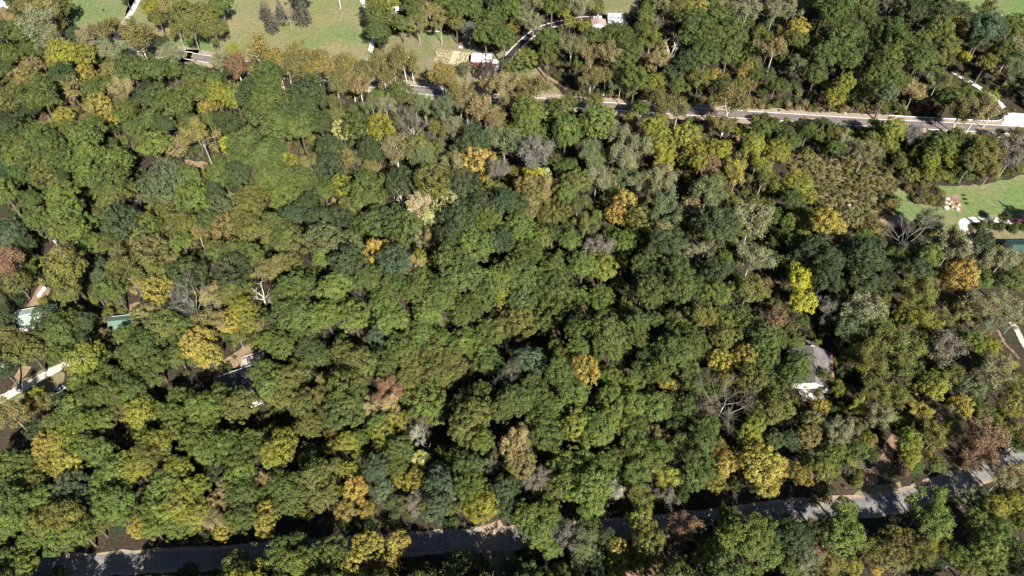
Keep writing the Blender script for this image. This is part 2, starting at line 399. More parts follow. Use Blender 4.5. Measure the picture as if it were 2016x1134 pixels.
def leaf_mesh(name, v, var, m):
    n = len(v) // 4
    me = bpy.data.meshes.new(name)
    me.vertices.add(len(v)); me.vertices.foreach_set('co', v.astype(np.float32).ravel())
    me.loops.add(len(v)); me.loops.foreach_set('vertex_index', np.arange(len(v), dtype=np.int32))
    me.polygons.add(n); me.polygons.foreach_set('loop_start', np.arange(0, len(v), 4, dtype=np.int32))
    at_ = me.attributes.new('leafvar', 'FLOAT_COLOR', 'FACE')
    c = np.ones((n, 4), np.float32); c[:, :3] = var
    at_.data.foreach_set('color', c.ravel())
    me.materials.append(m)
    me.update(); me.validate()
    return me
def clumpy(seed, k, n_big, n_clump, clump_r, n_leaf, leaf, zmin=-0.35, inner=700, rough=.34, jut=.13):
    """crown of big lobes broken into leaf clumps with gaps between them; half height k"""
    rng = np.random.default_rng(seed)
    B = spread_dirs(rng, n_big, zmin + .1) ; BA = rng.uniform(.5, 1.0, n_big); BT = rng.uniform(-.12, .12, n_big); BH = rng.uniform(-.16, .16, n_big)
    D = spread_dirs(rng, n_clump, zmin); P, N, V = [], [], []
    for d in D:
        w = np.exp((B @ d - 1) * 7.0); m = int(np.argmax(w * BA))
        rad = (1 - rough) + rough * float(np.max(w * BA)) + rng.normal() * jut * .5
        cr = rng.uniform(*clump_r); c = d * np.array([1, 1, k]) * max(.3, rad - cr * .8)
        n = max(8, int(n_leaf * (cr / clump_r[1]) ** 2)); tone = BT[m] + rng.uniform(-.17, .17); hue = BH[m] + rng.uniform(-.1, .1)
        out = d * .6 + np.array([0, 0, .45]); out /= np.linalg.norm(out)
        U = rand_dirs(rng, n, -1); dot = U @ out; fl = dot < -.25; U[fl] -= 2 * dot[fl][:, None] * out
        p = c + U * cr * rng.uniform(.75, 1.08, (n, 1)) * np.array([1.08, 1.08, .92])
        nn = U * .85 + out * .45 + rng.normal(size=U.shape) * .34; nn /= np.linalg.norm(nn, axis=1)[:, None]
        P.append(p); N.append(nn)
        V.append(np.stack([.5 + hue + rng.normal(size=n) * .12, .5 + tone + rng.normal(size=n) * .13, rng.uniform(0, 1, n)], 1))
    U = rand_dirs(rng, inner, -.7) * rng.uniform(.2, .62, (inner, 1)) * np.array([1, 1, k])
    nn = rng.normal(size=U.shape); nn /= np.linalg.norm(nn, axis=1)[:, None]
    P.append(U); N.append(nn); V.append(np.tile([.45, .35, .5], (inner, 1)))  # inner leaves tinted darker: crevice shade put into their colour
    P, N, V = np.concatenate(P), np.concatenate(N), np.clip(np.concatenate(V), 0, 1)
    return P, N, V, rng.uniform(.75, 1.3, len(P)) * leaf, rng
def limbs(seed, zc, k, spread, n_main, levels, r0, up=0.5, start=0.35, lean=0.0, tw=0):
    """trunk and forking limbs as segments (p, q, r_p, r_q); tips returned too"""
    rng = np.random.default_rng(seed); segs = []; tips = []
    top = zc + k * 0.75
    base = np.array([0, 0, -0.08]); fork = np.array([rng.normal() * 0.04 + lean, rng.normal() * 0.04, zc - k * start])
    mid = (base + fork) / 2 + np.array([rng.normal() * 0.03, rng.normal() * 0.03, 0])
    segs += [(base, mid, r0 * 1.35, r0), (mid, fork, r0, r0 * 0.8)]
    def grow(p, d, ln, r, lev):
        q = p + d * ln * 0.5; d2 = d + rng.normal(size=3) * 0.16; d2 /= np.linalg.norm(d2); e = q + d2 * ln * 0.5
        segs.append((p, q, r, r * 0.8)); segs.append((q, e, r * 0.8, r * 0.6))
        if lev == 0: tips.append((e, d2)); return
        for i in range(rng.integers(2, 4)):
            nd = d2 + rng.normal(size=3) * 0.5 + np.array([0, 0, 0.12]); nd /= np.linalg.norm(nd)
            grow(e if i < 2 else q, nd, ln * rng.uniform(0.55, 0.8), r * 0.55, lev - 1)
    for i in range(n_main):
        a = 2 * math.pi * (i + rng.uniform(-.3, .3)) / n_main
        d = np.array([math.cos(a) * spread, math.sin(a) * spread, up + rng.uniform(0, .5)]); d /= np.linalg.norm(d)
        h = rng.uniform(0, 0.5)
        grow(fork * (1 - h * .3) + np.array([0, 0, h * .2]), d, k * rng.uniform(0.5, 0.75), r0 * 0.6, levels)
    grow(fork, np.array([0.05, 0.0, 1.0]), k * 0.7, r0 * 0.75, levels)
    return segs, tips, rng
def seg_mesh(name, segs, m, thin=None):
    mb = MB()
    for p, q, a, b in segs:
        mb.tube(p, q, a, b, 5 if a > 0.03 else 3, cap=False)
    return mesh_from(name, mb.v, mb.f, m, True)
def twig_quads(tips, rng, per, length, w, up=0.25):
    v = []
    for e, d in tips:
        for _ in range(per):
            q = d * 0.6 + rng.normal(size=3) * 0.6 + np.array([0, 0, up]); q /= np.linalg.norm(q)
            s = e + rng.normal(size=3) * 0.04 - d * rng.uniform(0, .2); t = s + q * length * rng.uniform(.5, 1.2)
            a = np.cross(q, rng.normal(size=3)); a /= np.linalg.norm(a) + 1e-9
            v += [s - a * w, s + a * w, t + a * w * .4, t - a * w * .4]
    return np.array(v)
FORMS = {}   # form: list of (trunk mesh, crown mesh, leaf arrays for the mass)
GEO = dict(o=(.92, 1.95), m=(1.0, 1.7), c=(1.7, 2.4), s=(1.12, 2.15), w=(1.08, 1.95), b=(1.1, 1.55), d=(1.2, 1.4), p=(1.8, 1.9), j=(1.2, 1.1), k=(.75, .62), q=(1.5, 1.75))
def add_form(f, trunk, P, N, V, S, rng, aspect=.75):
    k, zc = GEO[f]
    P = P + np.array([0, 0, zc])
    crown = leaf_mesh('crown', quads(P, N, S, rng, aspect), V, M_LEAF)
    FORMS.setdefault(f, []).append((trunk, crown, (P, N, V, S, aspect)))
for i in range(9):
    k, zc = GEO['o']
    P, N, V, S, rng = clumpy(100 + i, k, 9 + i % 4 * 2, 138 + i * 5, (.075, .165), 64, .032, rough=.50, jut=.22)
    add_form('o', seg_mesh('trunk', limbs(200 + i, zc, k, .9, 4, 1, .06)[0], M_BARK), P, N, V, S, rng)
for i in range(6):
    k, zc = GEO['m']
    P, N, V, S, rng = clumpy(300 + i, k, 10, 112, (.09, .155), 52, .034, zmin=-.5, rough=.24, jut=.12)
    add_form('m', seg_mesh('trunk', limbs(400 + i, zc, k, .7, 4, 1, .055)[0], M_BARK), P, N, V, S, rng)
for i in range(4):
    k, zc = GEO['c']
    P, N, V, S, rng = clumpy(500 + i, k, 9, 84, (.10, .20), 52, .040, zmin=-.75, inner=400, rough=.3)
    add_form('c', seg_mesh('trunk', limbs(600 + i, zc, k, .45, 4, 1, .05, start=.7)[0], M_BARK), P, N, V, S, rng)
def airy(seed, f, n_main, levels, r0, spread, start, per_tip, spread_leaf, leaf, extra, up=.5, aspect=.6, droop=0.0):
    k, zc = GEO[f]
    segs, tips, rng = limbs(seed, zc, k, spread, n_main, levels, r0, up=up, start=start)
    nodes = [(e, d) for e, d in tips] + [(np.array(q), np.array(q) - np.array(p)) for p, q, a, b in segs[6:]]
    P, N, V = [], [], []
    for e, d in nodes:
        n = rng.integers(max(2, per_tip // 2), per_tip + 1); t = rng.uniform(-.22, .22); hu = rng.uniform(-.18, .18)
        off = rng.normal(size=(n, 3)) * spread_leaf + np.array([0, 0, -droop])
        P.append(np.array(e) + off); nn = off / (np.linalg.norm(off, axis=1)[:, None] + 1e-9) + rng.normal(size=(n, 3)) * .6 + np.array([0, 0, .4])
        N.append(nn / np.linalg.norm(nn, axis=1)[:, None])
        V.append(np.stack([.5 + hu + rng.normal(size=n) * .14, .5 + t + rng.normal(size=n) * .15, rng.uniform(0, 1, n)], 1))
    P, N, V = np.concatenate(P), np.concatenate(N), np.clip(np.concatenate(V), 0, 1)
    P = P - np.array([0, 0, zc])
    rad = np.linalg.norm(P / np.array([1, 1, k]), axis=1); sc_ = np.percentile(rad, 96); P = P / sc_       # fit the crown to its radius
    segs = [((np.array(p) - [0, 0, zc]) / [sc_, sc_, sc_] + [0, 0, zc] if np.array(p)[2] > zc - k * start - .02 else p,
             (np.array(q) - [0, 0, zc]) / [sc_, sc_, sc_] + [0, 0, zc] if np.array(q)[2] > zc - k * start - .02 else q, a, b) for p, q, a, b in segs]
    add_form(f, seg_mesh('trunk', segs, M_BARK), P, N, V, rng.uniform(.7, 1.3, len(P)) * leaf, rng, aspect)
for i in range(6): airy(700 + i, 's', 6, 2, .05, .66, .6, 46, .125, .040, 0, up=.7)
for i in range(7): airy(800 + i, 'w', 6, 3, .038, .66, .7, 22, .115, .036, 0, up=.8, aspect=.5)
for i in range(5):                                  # leafless: limbs, and twigs as the crown
    k, zc = GEO['b']
    segs, tips, rng = limbs(900 + i, zc, k, .75, 5, 3, .045, up=.7, start=.75)
    tq = twig_quads(tips, rng, 11, .32, .0058)
    n = len(tq) // 4
    cr = leaf_mesh('twigs', tq, np.clip(np.stack([np.full(n, .5), .5 + rng.normal(size=n) * .2, np.full(n, .5)], 1), 0, 1), M_LEAF)
    FORMS.setdefault('b', []).append((seg_mesh('trunk', segs, M_BARK), cr, None))
for i in range(3):                                  # dead white snag
    k, zc = GEO['d']
    segs, tips, rng = limbs(950 + i, zc, k, .9, 4, 2, .062, up=.8, start=.6)
    FORMS.setdefault('d', []).append((seg_mesh('trunk', [(p, q, a * 1.2, b * 1.2) for p, q, a, b in segs], M_BARK), None, None))
def conifer(seed, f, tiers, leaf, taper):
    k, zc = GEO[f]; rng = np.random.default_rng(seed); P, N, V = [], [], []
    for t in range(tiers):
        u = (t + .5) / tiers; z = (-1 + 2 * u) * k * .95; r = (1 - u) ** taper * (1.0 if u > .1 else .8)
        nb = max(4, int(11 * r + 3)); a0 = rng.uniform(0, 6.28)
        for b in range(nb):
            a = a0 + 6.283 * b / nb + rng.normal() * .15; L = r * rng.uniform(.75, 1.05)
            m_ = max(8, int(38 * L)); s = rng.uniform(.1, 1, m_) ** .7 * L
            p = np.stack([np.cos(a) * s, np.sin(a) * s, z - .22 * s + rng.normal(size=m_) * .03], 1) + rng.normal(size=(m_, 3)) * .05
            P.append(p); nn = np.array([math.cos(a) * .35, math.sin(a) * .35, 1.0]) + rng.normal(size=(m_, 3)) * .45
            N.append(nn / np.linalg.norm(nn, axis=1)[:, None]); t_ = rng.uniform(-.15, .15)
            V.append(np.stack([np.full(m_, .5) + rng.normal(size=m_) * .1, .5 + t_ + rng.normal(size=m_) * .12, rng.uniform(0, 1, m_)], 1))
    P, N, V = np.concatenate(P), np.concatenate(N), np.clip(np.concatenate(V), 0, 1)
    mb = MB(); mb.tube((0, 0, -.08), (0, 0, zc + k * .9), .06, .01, 6)
    add_form(f, mesh_from('trunk', mb.v, mb.f, M_BARK, True), P, N, V, rng.uniform(.8, 1.3, len(P)) * leaf, rng, .6)
for i in range(3): conifer(1000 + i, 'p', 16, .050, .85)
for i in range(3): conifer(1150 + i, 'q', 9, .060, .5)
for i in range(3): conifer(1100 + i, 'j', 11, .060, .55)
for i in range(5):
    k, zc = GEO['k']
    P, N, V, S, rng = clumpy(1200 + i, k, 7, 40, (.14, .26), 40, .062, zmin=-.2, inner=120, rough=.3)
    add_form('k', seg_mesh('stem', limbs(1300 + i, zc, k, .9, 4, 0, .045, start=.5)[0], M_BARK), P, N, V, S, rng)

PAL = dict(D=(.047, .062, .025), G=(.073, .091, .024), L=(.094, .117, .026), Y=(.160, .160, .027), O=(.100, .103, .027), B=(.130, .112, .040), T=(.182, .144, .066),
           A=(.225, .182, .038), R=(.142, .086, .050), S=(.134, .135, .068), N=(.118, .108, .084), Z=(.28, .27, .028), X=(.27, .182, .044), U=(.058, .078, .040),
           P=(.31, .29, .11), V=(.062, .045, .042), W=(.44, .41, .36), E=(.088, .104, .045), H=(.085, .085, .066), Q=(.180, .138, .042), K=(.30, .235, .135))
BARKC = dict(q=(.20, .17, .14), o=(.09, .075, .06), m=(.10, .085, .07), c=(.30, .27, .23), s=(.50, .46, .40), w=(.27, .245, .21), b=(.27, .245, .21), d=(.46, .43, .38), p=(.09, .07, .055), j=(.09, .07, .055), k=(.08, .065, .05))

# every tree read off the photograph, in quarter-frame charts: x y radius form colour [| label with its short name before the ~]
CH = 3.4357
SECTIONS = []
def chart(ox, oy, text):
    SECTIONS.append((ox, oy, text))
chart(0, 0, '''
140 40 80 o G; 290 20 70 o G; 420 55 85 o O|olive tree at the lawn's edge~with a dark shadow beside it on grass; 200 90 80 s B; 330 110 100 w B; 50 170 80 w T
250 200 130 w S|feathery grey-green tree~with pale streaked limbs below the small top lawn; 380 190 70 w O; 510 235 70 o D; 30 250 80 o D; 160 260 90 o G; 320 290 100 w S; 590 260 70 w T; 700 230 90 s B; 770 180 60 s B
905 245 90 s B; 955 310 110 s B|bronze airy tree~standing where the white gravel lane meets the highway; 1100 310 70 o D; 770 350 95 w S|thin grey tree~half bare beside the bright yellow-green pair; 860 390 50 o D; 80 400 100 o G; 200 370 80 o G; 40 480 80 o D; 250 -10 60 o D; 850 -15 50 o D
220 450 80 m T|rust-tan round tree~above an olive crown among dark green ones; 200 560 100 o B; 450 390 110 o Y|bright yellow-green tree~broad and sunlit beside a thin grey tree; 590 410 90 o Y; 340 380 50 m Y; 370 430 50 m A
420 520 110 o D; 600 530 65 m A|small golden crown~tucked behind green oaks near the highway; 760 500 90 o B; 900 480 110 o G; 1060 500 100 o G; 1170 485 70 o G; 1330 545 92 o G; 1150 380 80 w S
490 620 80 m B; 470 680 45 c T|pale tan spire~narrow and pointed beside an olive dome; 640 610 90 o G; 740 600 70 o G; 300 690 130 o G; 70 700 95 m O; 850 620 80 w T; 1000 650 110 o D; 1110 720 100 o G; 1230 580 45 b N; 1330 650 100 o G
1470 660 80 o Y; 1600 690 105 o Y|yellow-green broad tree~alone among dark oaks in the upper wood; 1420 740 60 m A; 1450 560 70 o G; 1580 480 70 o D; 1610 480 80 s R|red-brown airy tree~with white forking limbs at the highway; 1500 450 70 w S; 1590 375 55 w Y; 1790 410 115 s Q|golden-brown tall tree~first of the row beside the meadow; 1880 490 60 s R
690 740 80 m A|golden small tree~at the upper end of the shaded lane; 620 730 50 w T; 770 800 60 m A; 310 810 35 m R|tiny red tree~among green crowns near the frame's upper edge; 450 820 70 m A; 360 830 40 w T; 60 850 110 o D; 200 800 60 o D; 860 760 90 o G; 900 870 80 o G; 1040 830 90 o G
1220 760 110 o G; 1130 870 80 o D; 1310 870 110 o G; 1540 830 110 o D; 1700 690 110 o D; 1830 570 110 o G; 1830 750 130 o G; 1870 880 100 o G; 1370 960 115 w B|brown feathery tree~beside the lemon tree by the tan dirt patch; 1200 1020 70 m T
1040 1000 110 o L; 1530 990 48 c Z|lemon yellow narrow tree~bright and upright beside a brown feathery crown; 1650 1000 110 o G; 1820 1050 110 o G; 250 930 140 o G; 480 900 90 o G; 630 870 100 o G; 600 990 120 o L; 360 1000 110 o G; 150 1020 110 o G; 50 980 90 o D; 850 1080 70 o L; 80 1060 35 m A
1035 90 70 o Y; 1080 150 60 o O; 1160 60 90 w B; 1260 130 110 o O; 1390 130 115 o O|grove tree~biggest of the copse in the green meadow; 1500 70 90 o G; 1450 210 90 w O; 1310 230 90 w O; 1210 220 65 w O
''')
chart(500, 0, '''
65 75 40 q H; 105 130 58 q H|dark pine in the meadow~front one of the sparse group on the grass; 180 80 46 q H; 235 120 50 b N|bare-limbed meadow tree~between the dark pines on the grass; 320 65 66 q H; 330 -10 80 o D
820 50 80 o O; 830 130 80 o G; 840 210 85 o G|dark green tree overhanging the lane~beside the gravel lane into the meadow; 870 285 45 o D; 920 50 70 o Y; 930 130 60 m O; 1000 170 70 o O; 1080 80 80 o G; 1110 170 70 w B; 1190 90 70 w B; 1260 170 70 w B; 1290 40 80 o L; 1370 110 90 o G; 1370 190 60 o O
1460 205 65 w N|grey-brown round bush-like tree~at the back edge of the garden lawn; 1470 60 90 o G; 1530 130 70 o G; 1620 150 90 o G; 1640 30 80 o D; 1560 270 90 o G; 1690 280 100 o G; 1740 60 90 o L; 1800 110 60 w S; 1760 190 45 m A
1575 475 62 m V|dark purple tree~beside the red-walled shed; 1430 475 46 m E|round green shrub tree~alone on the lawn before the garden plot; 1720 480 62 m O; 1835 440 90 m L|sunlit round tree by the drive~inside the bend of the black driveway
60 470 80 s Q; 230 470 80 s B; 380 520 80 s Q; 640 460 80 s Q; 770 560 80 s B; 160 450 85 s R|russet tree with white limbs~in the row below the meadow; 290 400 90 s Q; 330 480 90 s B; 420 440 80 s B; 510 470 90 s Q; 600 480 90 s B; 560 570 90 s B; 660 560 70 s T; 720 600 80 s T; 700 470 60 s O; 830 450 90 s B; 880 540 90 s B; 940 450 60 s B
1010 440 95 s B|tall tree with white bole~standing free against the garden lawn; 1070 450 60 s T; 1280 540 92 s Q|golden olive tree by the highway~alone on the edge of the garden lawn; 1390 660 90 s B; 1440 720 80 s T; 1560 760 100 s T; 1600 590 80 s T; 1690 620 90 s T|orange-tan airy tree~between the purple tree and the highway; 1770 690 80 s B; 1790 570 70 s Q; 1640 860 80 s T
360 560 70 w S; 110 590 120 o G; 380 650 150 o D|large dark green tree~under the bronze row by the highway; 300 740 130 o D; 450 830 100 o D; 90 780 130 o G; 160 880 130 o G; 320 890 120 o G; 550 800 70 w O; 600 900 80 m P|pale tan-green crown~small and smooth beside a bright green dome; 700 900 95 m G|bright green smooth dome~next to a gold-green crown in the upper wood; 780 850 38 m X; 860 910 110 m Y|gold-green dome~with an orange tip behind it
850 660 70 o L; 990 650 90 o G; 800 720 70 w E; 900 740 70 w S; 1090 690 90 w E; 1000 790 60 b N; 1070 870 95 b N|bare tree with twin white boles~upright in the upper middle wood; 1160 730 70 w E; 1280 760 80 w E; 1250 880 70 w O; 1230 920 60 b N; 1360 880 80 w S; 1460 870 70 b N; 1870 790 120 o L; 1800 950 60 o G; 1690 980 110 w E; 1500 980 120 o D
840 1030 90 o D; 960 1030 100 s T|tan tree with pale central bole~rounded beside a dark dome; 1130 1040 110 w O; 520 1010 110 o D
''')
chart(1000, 0, '''
160 60 80 w S; 170 170 80 w S; 300 40 90 o G; 380 90 60 o Y; 500 50 90 w S; 610 55 50 m L|bright green small tree~beside the white house's yard; 420 150 50 m Y; 520 190 50 m Y; 270 280 95 o G; 270 400 90 o G|dark round tree in the drive's bend~above the dirt path loop; 430 330 92 s S|tall grey tree with long pale bole~at the end of the dirt path
580 260 70 o G; 700 245 70 o G; 790 280 85 o G; 560 400 70 s T; 670 400 90 s T|orange-brown tree pair's bigger half~by the highway bend; 830 370 90 o G; 560 560 80 s B; 660 520 70 s B; 780 470 80 o G; 760 580 70 w E; 860 570 100 o G; 935 130 72 o L; 910 215 66 o G; 960 270 90 w O; 1010 150 70 b N; 1060 60 80 w S; 1150 60 90 w O; 1270 60 80 m A
1250 170 100 o G; 1240 280 100 o G; 1360 290 110 o G|big oak beside the white snag~broad and deep green above the highway; 1400 170 100 o G; 1500 250 110 o G; 1480 390 100 o G; 1330 400 100 o G; 1210 450 100 o D; 1120 500 80 o D; 1140 590 60 o L; 1010 420 80 w T; 1115 350 92 d W|white dead snag~stark and leafless among oaks above the highway; 1000 570 60 o Y; 970 640 60 w O; 1290 560 80 w O
1400 530 50 m X; 1590 520 48 m X|small orange tree~at the wood's edge above the highway; 1330 540 30 m X; 1450 600 70 o D; 1560 590 60 m O; 1500 60 90 w S; 1610 90 110 w S|tall thin grey tree~high on the wooded slope past the white house; 1650 370 90 j O
200 620 90 s B; 110 700 80 s B; 400 730 72 o G|bright green tree touching the highway~standing on the highway's near side; 580 700 60 s O; 890 740 70 o G; 1040 700 90 s B; 1150 750 80 s B; 1500 720 110 s B|leaning bronze tree over the highway~with a long pale trunk; 1460 860 80 s B
120 860 110 o L; 180 920 90 o L; 390 930 110 o L; 600 830 130 o L|large light green tree~just below the highway; 350 850 80 o L; 170 1040 100 w N; 560 1080 90 w E; 760 920 100 w S; 840 830 50 w O; 990 900 110 o Y|tall yellow-green tree~over a thin grey thicket; 1040 1010 100 o Y; 1200 930 100 m Y; 1260 1040 70 m Y; 1410 1020 90 o Y; 1640 1000 90 o L; 1720 880 70 o G; 1560 890 50 k Y
''')
chart(1456, 0, '''
230 90 90 w S; 190 150 60 j E; 330 100 80 w S; 400 70 60 w S; 390 210 82 m A|bronze-orange dome~crowning a slope of oaks past the white house; 380 290 80 o O; 230 360 80 s T|pale tan tree with twin boles~on the highway's far bank; 440 340 40 m Z; 560 60 110 o G; 680 60 120 o G; 820 70 100 o G; 620 160 100 o G; 740 230 100 o G; 680 300 120 o G|great oak on the far slope~mid green between the bronze-orange dome and pasture; 560 420 100 o G
720 420 100 o G; 500 530 80 o G; 390 460 70 w E; 700 590 80 o Y; 640 660 70 m Y|yellow tree on the highway bank~lowest of the slope's wood edge; 800 600 40 m Y; 880 630 55 m Y; 900 210 100 o G; 1010 250 110 o G; 1050 330 100 o G; 860 320 70 o D; 980 470 100 o G; 900 540 90 o G; 1030 560 90 o G; 1210 290 90 o G; 1220 400 110 o G; 1160 130 90 o D; 1260 140 80 o D; 1260 40 100 o G; 1340 100 100 o D; 1440 90 80 o D; 1500 75 50 o D
1000 60 70 b N; 1140 230 50 b N; 1330 230 90 o O; 1450 210 70 m A|amber crown by the pasture~against dark green trees; 1390 300 90 o O; 1330 400 70 w O; 980 660 90 o E; 1180 630 80 w T; 1340 560 80 w E; 1400 690 80 o G; 1650 230 115 o U|dark blue-green tree~beside the pasture with round bales; 1590 290 80 o D; 1820 220 90 o L; 1780 360 70 o G; 1520 400 40 m Z; 1710 370 50 m A; 1650 450 70 o O; 1850 330 90 w S; 1880 430 80 w E; 1830 500 70 w E
1665 80 66 w O|pasture-edge weeping tree~standing alone beside the round bales; 1470 625 50 w O; 1580 665 45 w G; 1680 690 60 m Y; 1500 760 90 s B; 1600 790 90 s T|thin tan tree over the highway~letting the guardrail show through; 1710 760 60 s T
480 870 40 o G; 330 965 85 o G; 80 1000 95 o Y; 690 960 70 w S; 1040 890 92 o Y|sunlit yellow-green tree~on the highway's near side casting shade on it; 1000 980 60 o Y; 1150 930 60 w N; 560 940 45 k O; 250 1040 80 m Y; 840 1050 80 w S; 1370 990 90 o L; 1300 1060 70 o L; 1500 1000 70 w E; 1620 1020 90 w O; 1720 1050 80 w B; 1840 1050 100 w N; 1880 930 60 w O
''')
chart(0, 280, '''
150 130 100 o L; 330 130 100 o G; 470 130 110 o G; 620 130 120 o L; 800 160 110 o L|bright oak at the shaded lane's bend~lit and broad; 620 250 120 o L; 760 290 130 o G; 870 350 80 o O; 150 230 100 o G; 300 250 90 m O|olive brown dome~among lime green oaks by the lane; 40 220 80 o D; 420 250 60 o D; 60 390 100 o L; 220 400 90 o G; 420 370 120 o L; 460 500 130 o L|bright lobed oak~sunlit and tall left of the shaded lane; 590 560 90 o L; 240 520 110 o G; 330 590 70 m E; 520 640 110 o L; 640 700 90 o L
720 480 80 o O; 790 400 110 o O; 970 430 70 b N|bare tan tree~small beside a grey-green dome; 1130 230 110 m E|grey-green smooth dome~above the shaded clearing's corner; 1250 240 80 o L; 1300 270 80 o L; 1010 340 90 m E; 1170 340 110 m E; 1080 460 80 m O; 1170 490 80 m O; 850 580 150 m D|dark smooth dome~wide and blue-tinged below the shaded lane; 1000 590 90 o L; 1080 620 70 m G; 950 650 90 m B; 1020 740 115 m B|gold-bronze dome~large and rounded beside a dark smooth dome
1320 410 120 o L; 1490 470 90 m E|silvery green round crown~among light oaks in the wood's west; 1450 370 90 o D; 1400 560 80 o G; 1500 220 120 o L; 1650 130 110 o G; 1620 260 110 o D; 1800 120 120 o G; 1700 380 110 o O; 1800 300 100 o G; 1680 500 110 o O; 1530 590 110 m B|bronze dome with greyish skirt~among olive oaks; 1700 620 110 o O; 1230 580 110 o O; 1340 620 80 w B; 1230 690 90 o L; 1560 760 130 o O; 1700 790 100 o G; 1460 740 70 o L
1840 840 115 w B|half-bare brown tree~with a pale forked stem near the white dead tree; 1600 900 130 m D; 1710 900 26 m Z; 1290 910 120 m D|round dark green tree~standing over the big grey leafless tree; 1180 810 70 w B; 1010 860 110 w O; 790 720 80 s O; 830 870 105 s O|olive tree with white leaning trunk~above the tan gravel yard; 700 840 70 j U|pale blue-green conifer~between an olive oak and a white leaning trunk; 700 940 80 j U; 780 1010 110 o G; 470 900 150 o O|big olive oak beside the white tank~over the green-roofed house; 470 1010 110 o O
90 850 110 w R|rust-brown feathery tree~at the picture's edge across from the white tank; 120 960 90 m O; 60 620 120 o U; 180 710 80 o D; 230 800 50 k G; 40 1010 80 p D; 1080 1020 100 m A; 930 980 60 w T; 1500 980 90 w T; 1560 1040 90 o O; 1640 1010 70 w O
''')
chart(500, 280, '''
130 200 110 o G; 250 150 68 c Y|narrow yellow-green dome~upright between dark oaks in the wood's middle; 400 160 80 w B; 520 200 100 m D|dark bluish dome~between two upright yellow crowns; 600 120 80 m B; 690 200 58 b N|small lilac-grey bare tree~beside the bright yellow dome; 800 70 90 o D; 810 190 60 w B; 900 220 40 m Y; 610 310 78 c Y|bright yellow upright dome~just before the lilac-grey bare tree; 180 270 110 o G; 330 290 110 o G; 480 340 90 o G; 220 390 110 o L; 760 330 140 o G; 830 430 80 o G; 720 420 90 s E
1150 130 120 w E; 1350 140 90 w S; 1510 140 108 m X|golden orange maple~glowing among grey-green trees in the middle wood; 1550 250 48 m A; 1660 230 80 w N|purple-brown bare crown~next to the golden orange maple; 1750 210 60 m O; 990 280 110 m D; 990 370 72 d W|pale dead tree with forked top~before a grey-green dome in the middle wood; 1220 290 130 m O|olive flat-topped dome~behind the pale peach tree; 1420 330 130 m D; 1620 350 90 m O
1120 450 100 w K|pale peach tree~thin-leaved at the centre with white limbs showing; 1220 510 95 w P; 1310 430 98 m P|pale yellow crown~cream coloured above the V of dark crowns; 1420 400 40 d W; 630 460 100 o O; 680 530 48 b N; 540 440 60 w T; 370 470 110 o D; 250 520 110 o D; 450 540 110 o D; 580 560 100 m D; 160 600 120 o O; 230 680 110 o O; 800 600 120 m G; 900 560 150 m D|wide dark green dome~filling the hollow before the pale peach tree; 1020 630 120 m G
1000 530 70 m T; 1170 650 80 w T; 480 680 130 m E; 640 700 110 m E; 460 780 90 o L; 830 760 88 w X|tan-orange round tree~with white limbs in the hollow; 710 670 60 m B; 960 740 80 m O; 1120 790 60 m Y; 650 860 120 o D; 950 850 118 m U|blue-green smooth dome~at the point of the V in the canopy; 1080 850 72 w T|small tan round tree~beside the blue-green dome; 1680 430 110 o D; 1530 470 110 o D; 1400 570 130 o D; 1330 680 90 o D; 1600 560 100 o L; 1780 590 120 o L
1500 700 135 o L|bright lime oak~broad and lit on the right arm of the canopy's V; 1660 690 120 o D; 1330 830 140 o G; 1640 850 58 b N|pinkish-grey bare tree~small between green oaks near the centre; 1800 780 100 o G; 1860 360 100 m B; 1850 450 90 m B; 1740 920 120 o G; 1420 950 140 o G; 1640 960 110 o L; 260 820 70 m O; 550 970 140 o L; 280 1020 140 o G; 780 940 110 o G; 950 990 100 o G; 1130 960 100 o G; 720 1045 42 b N; 1260 1050 120 o G; 50 1030 85 d W|white dead tree~branching and bare at the half-bare brown tree's foot; 150 930 40 m A
''')
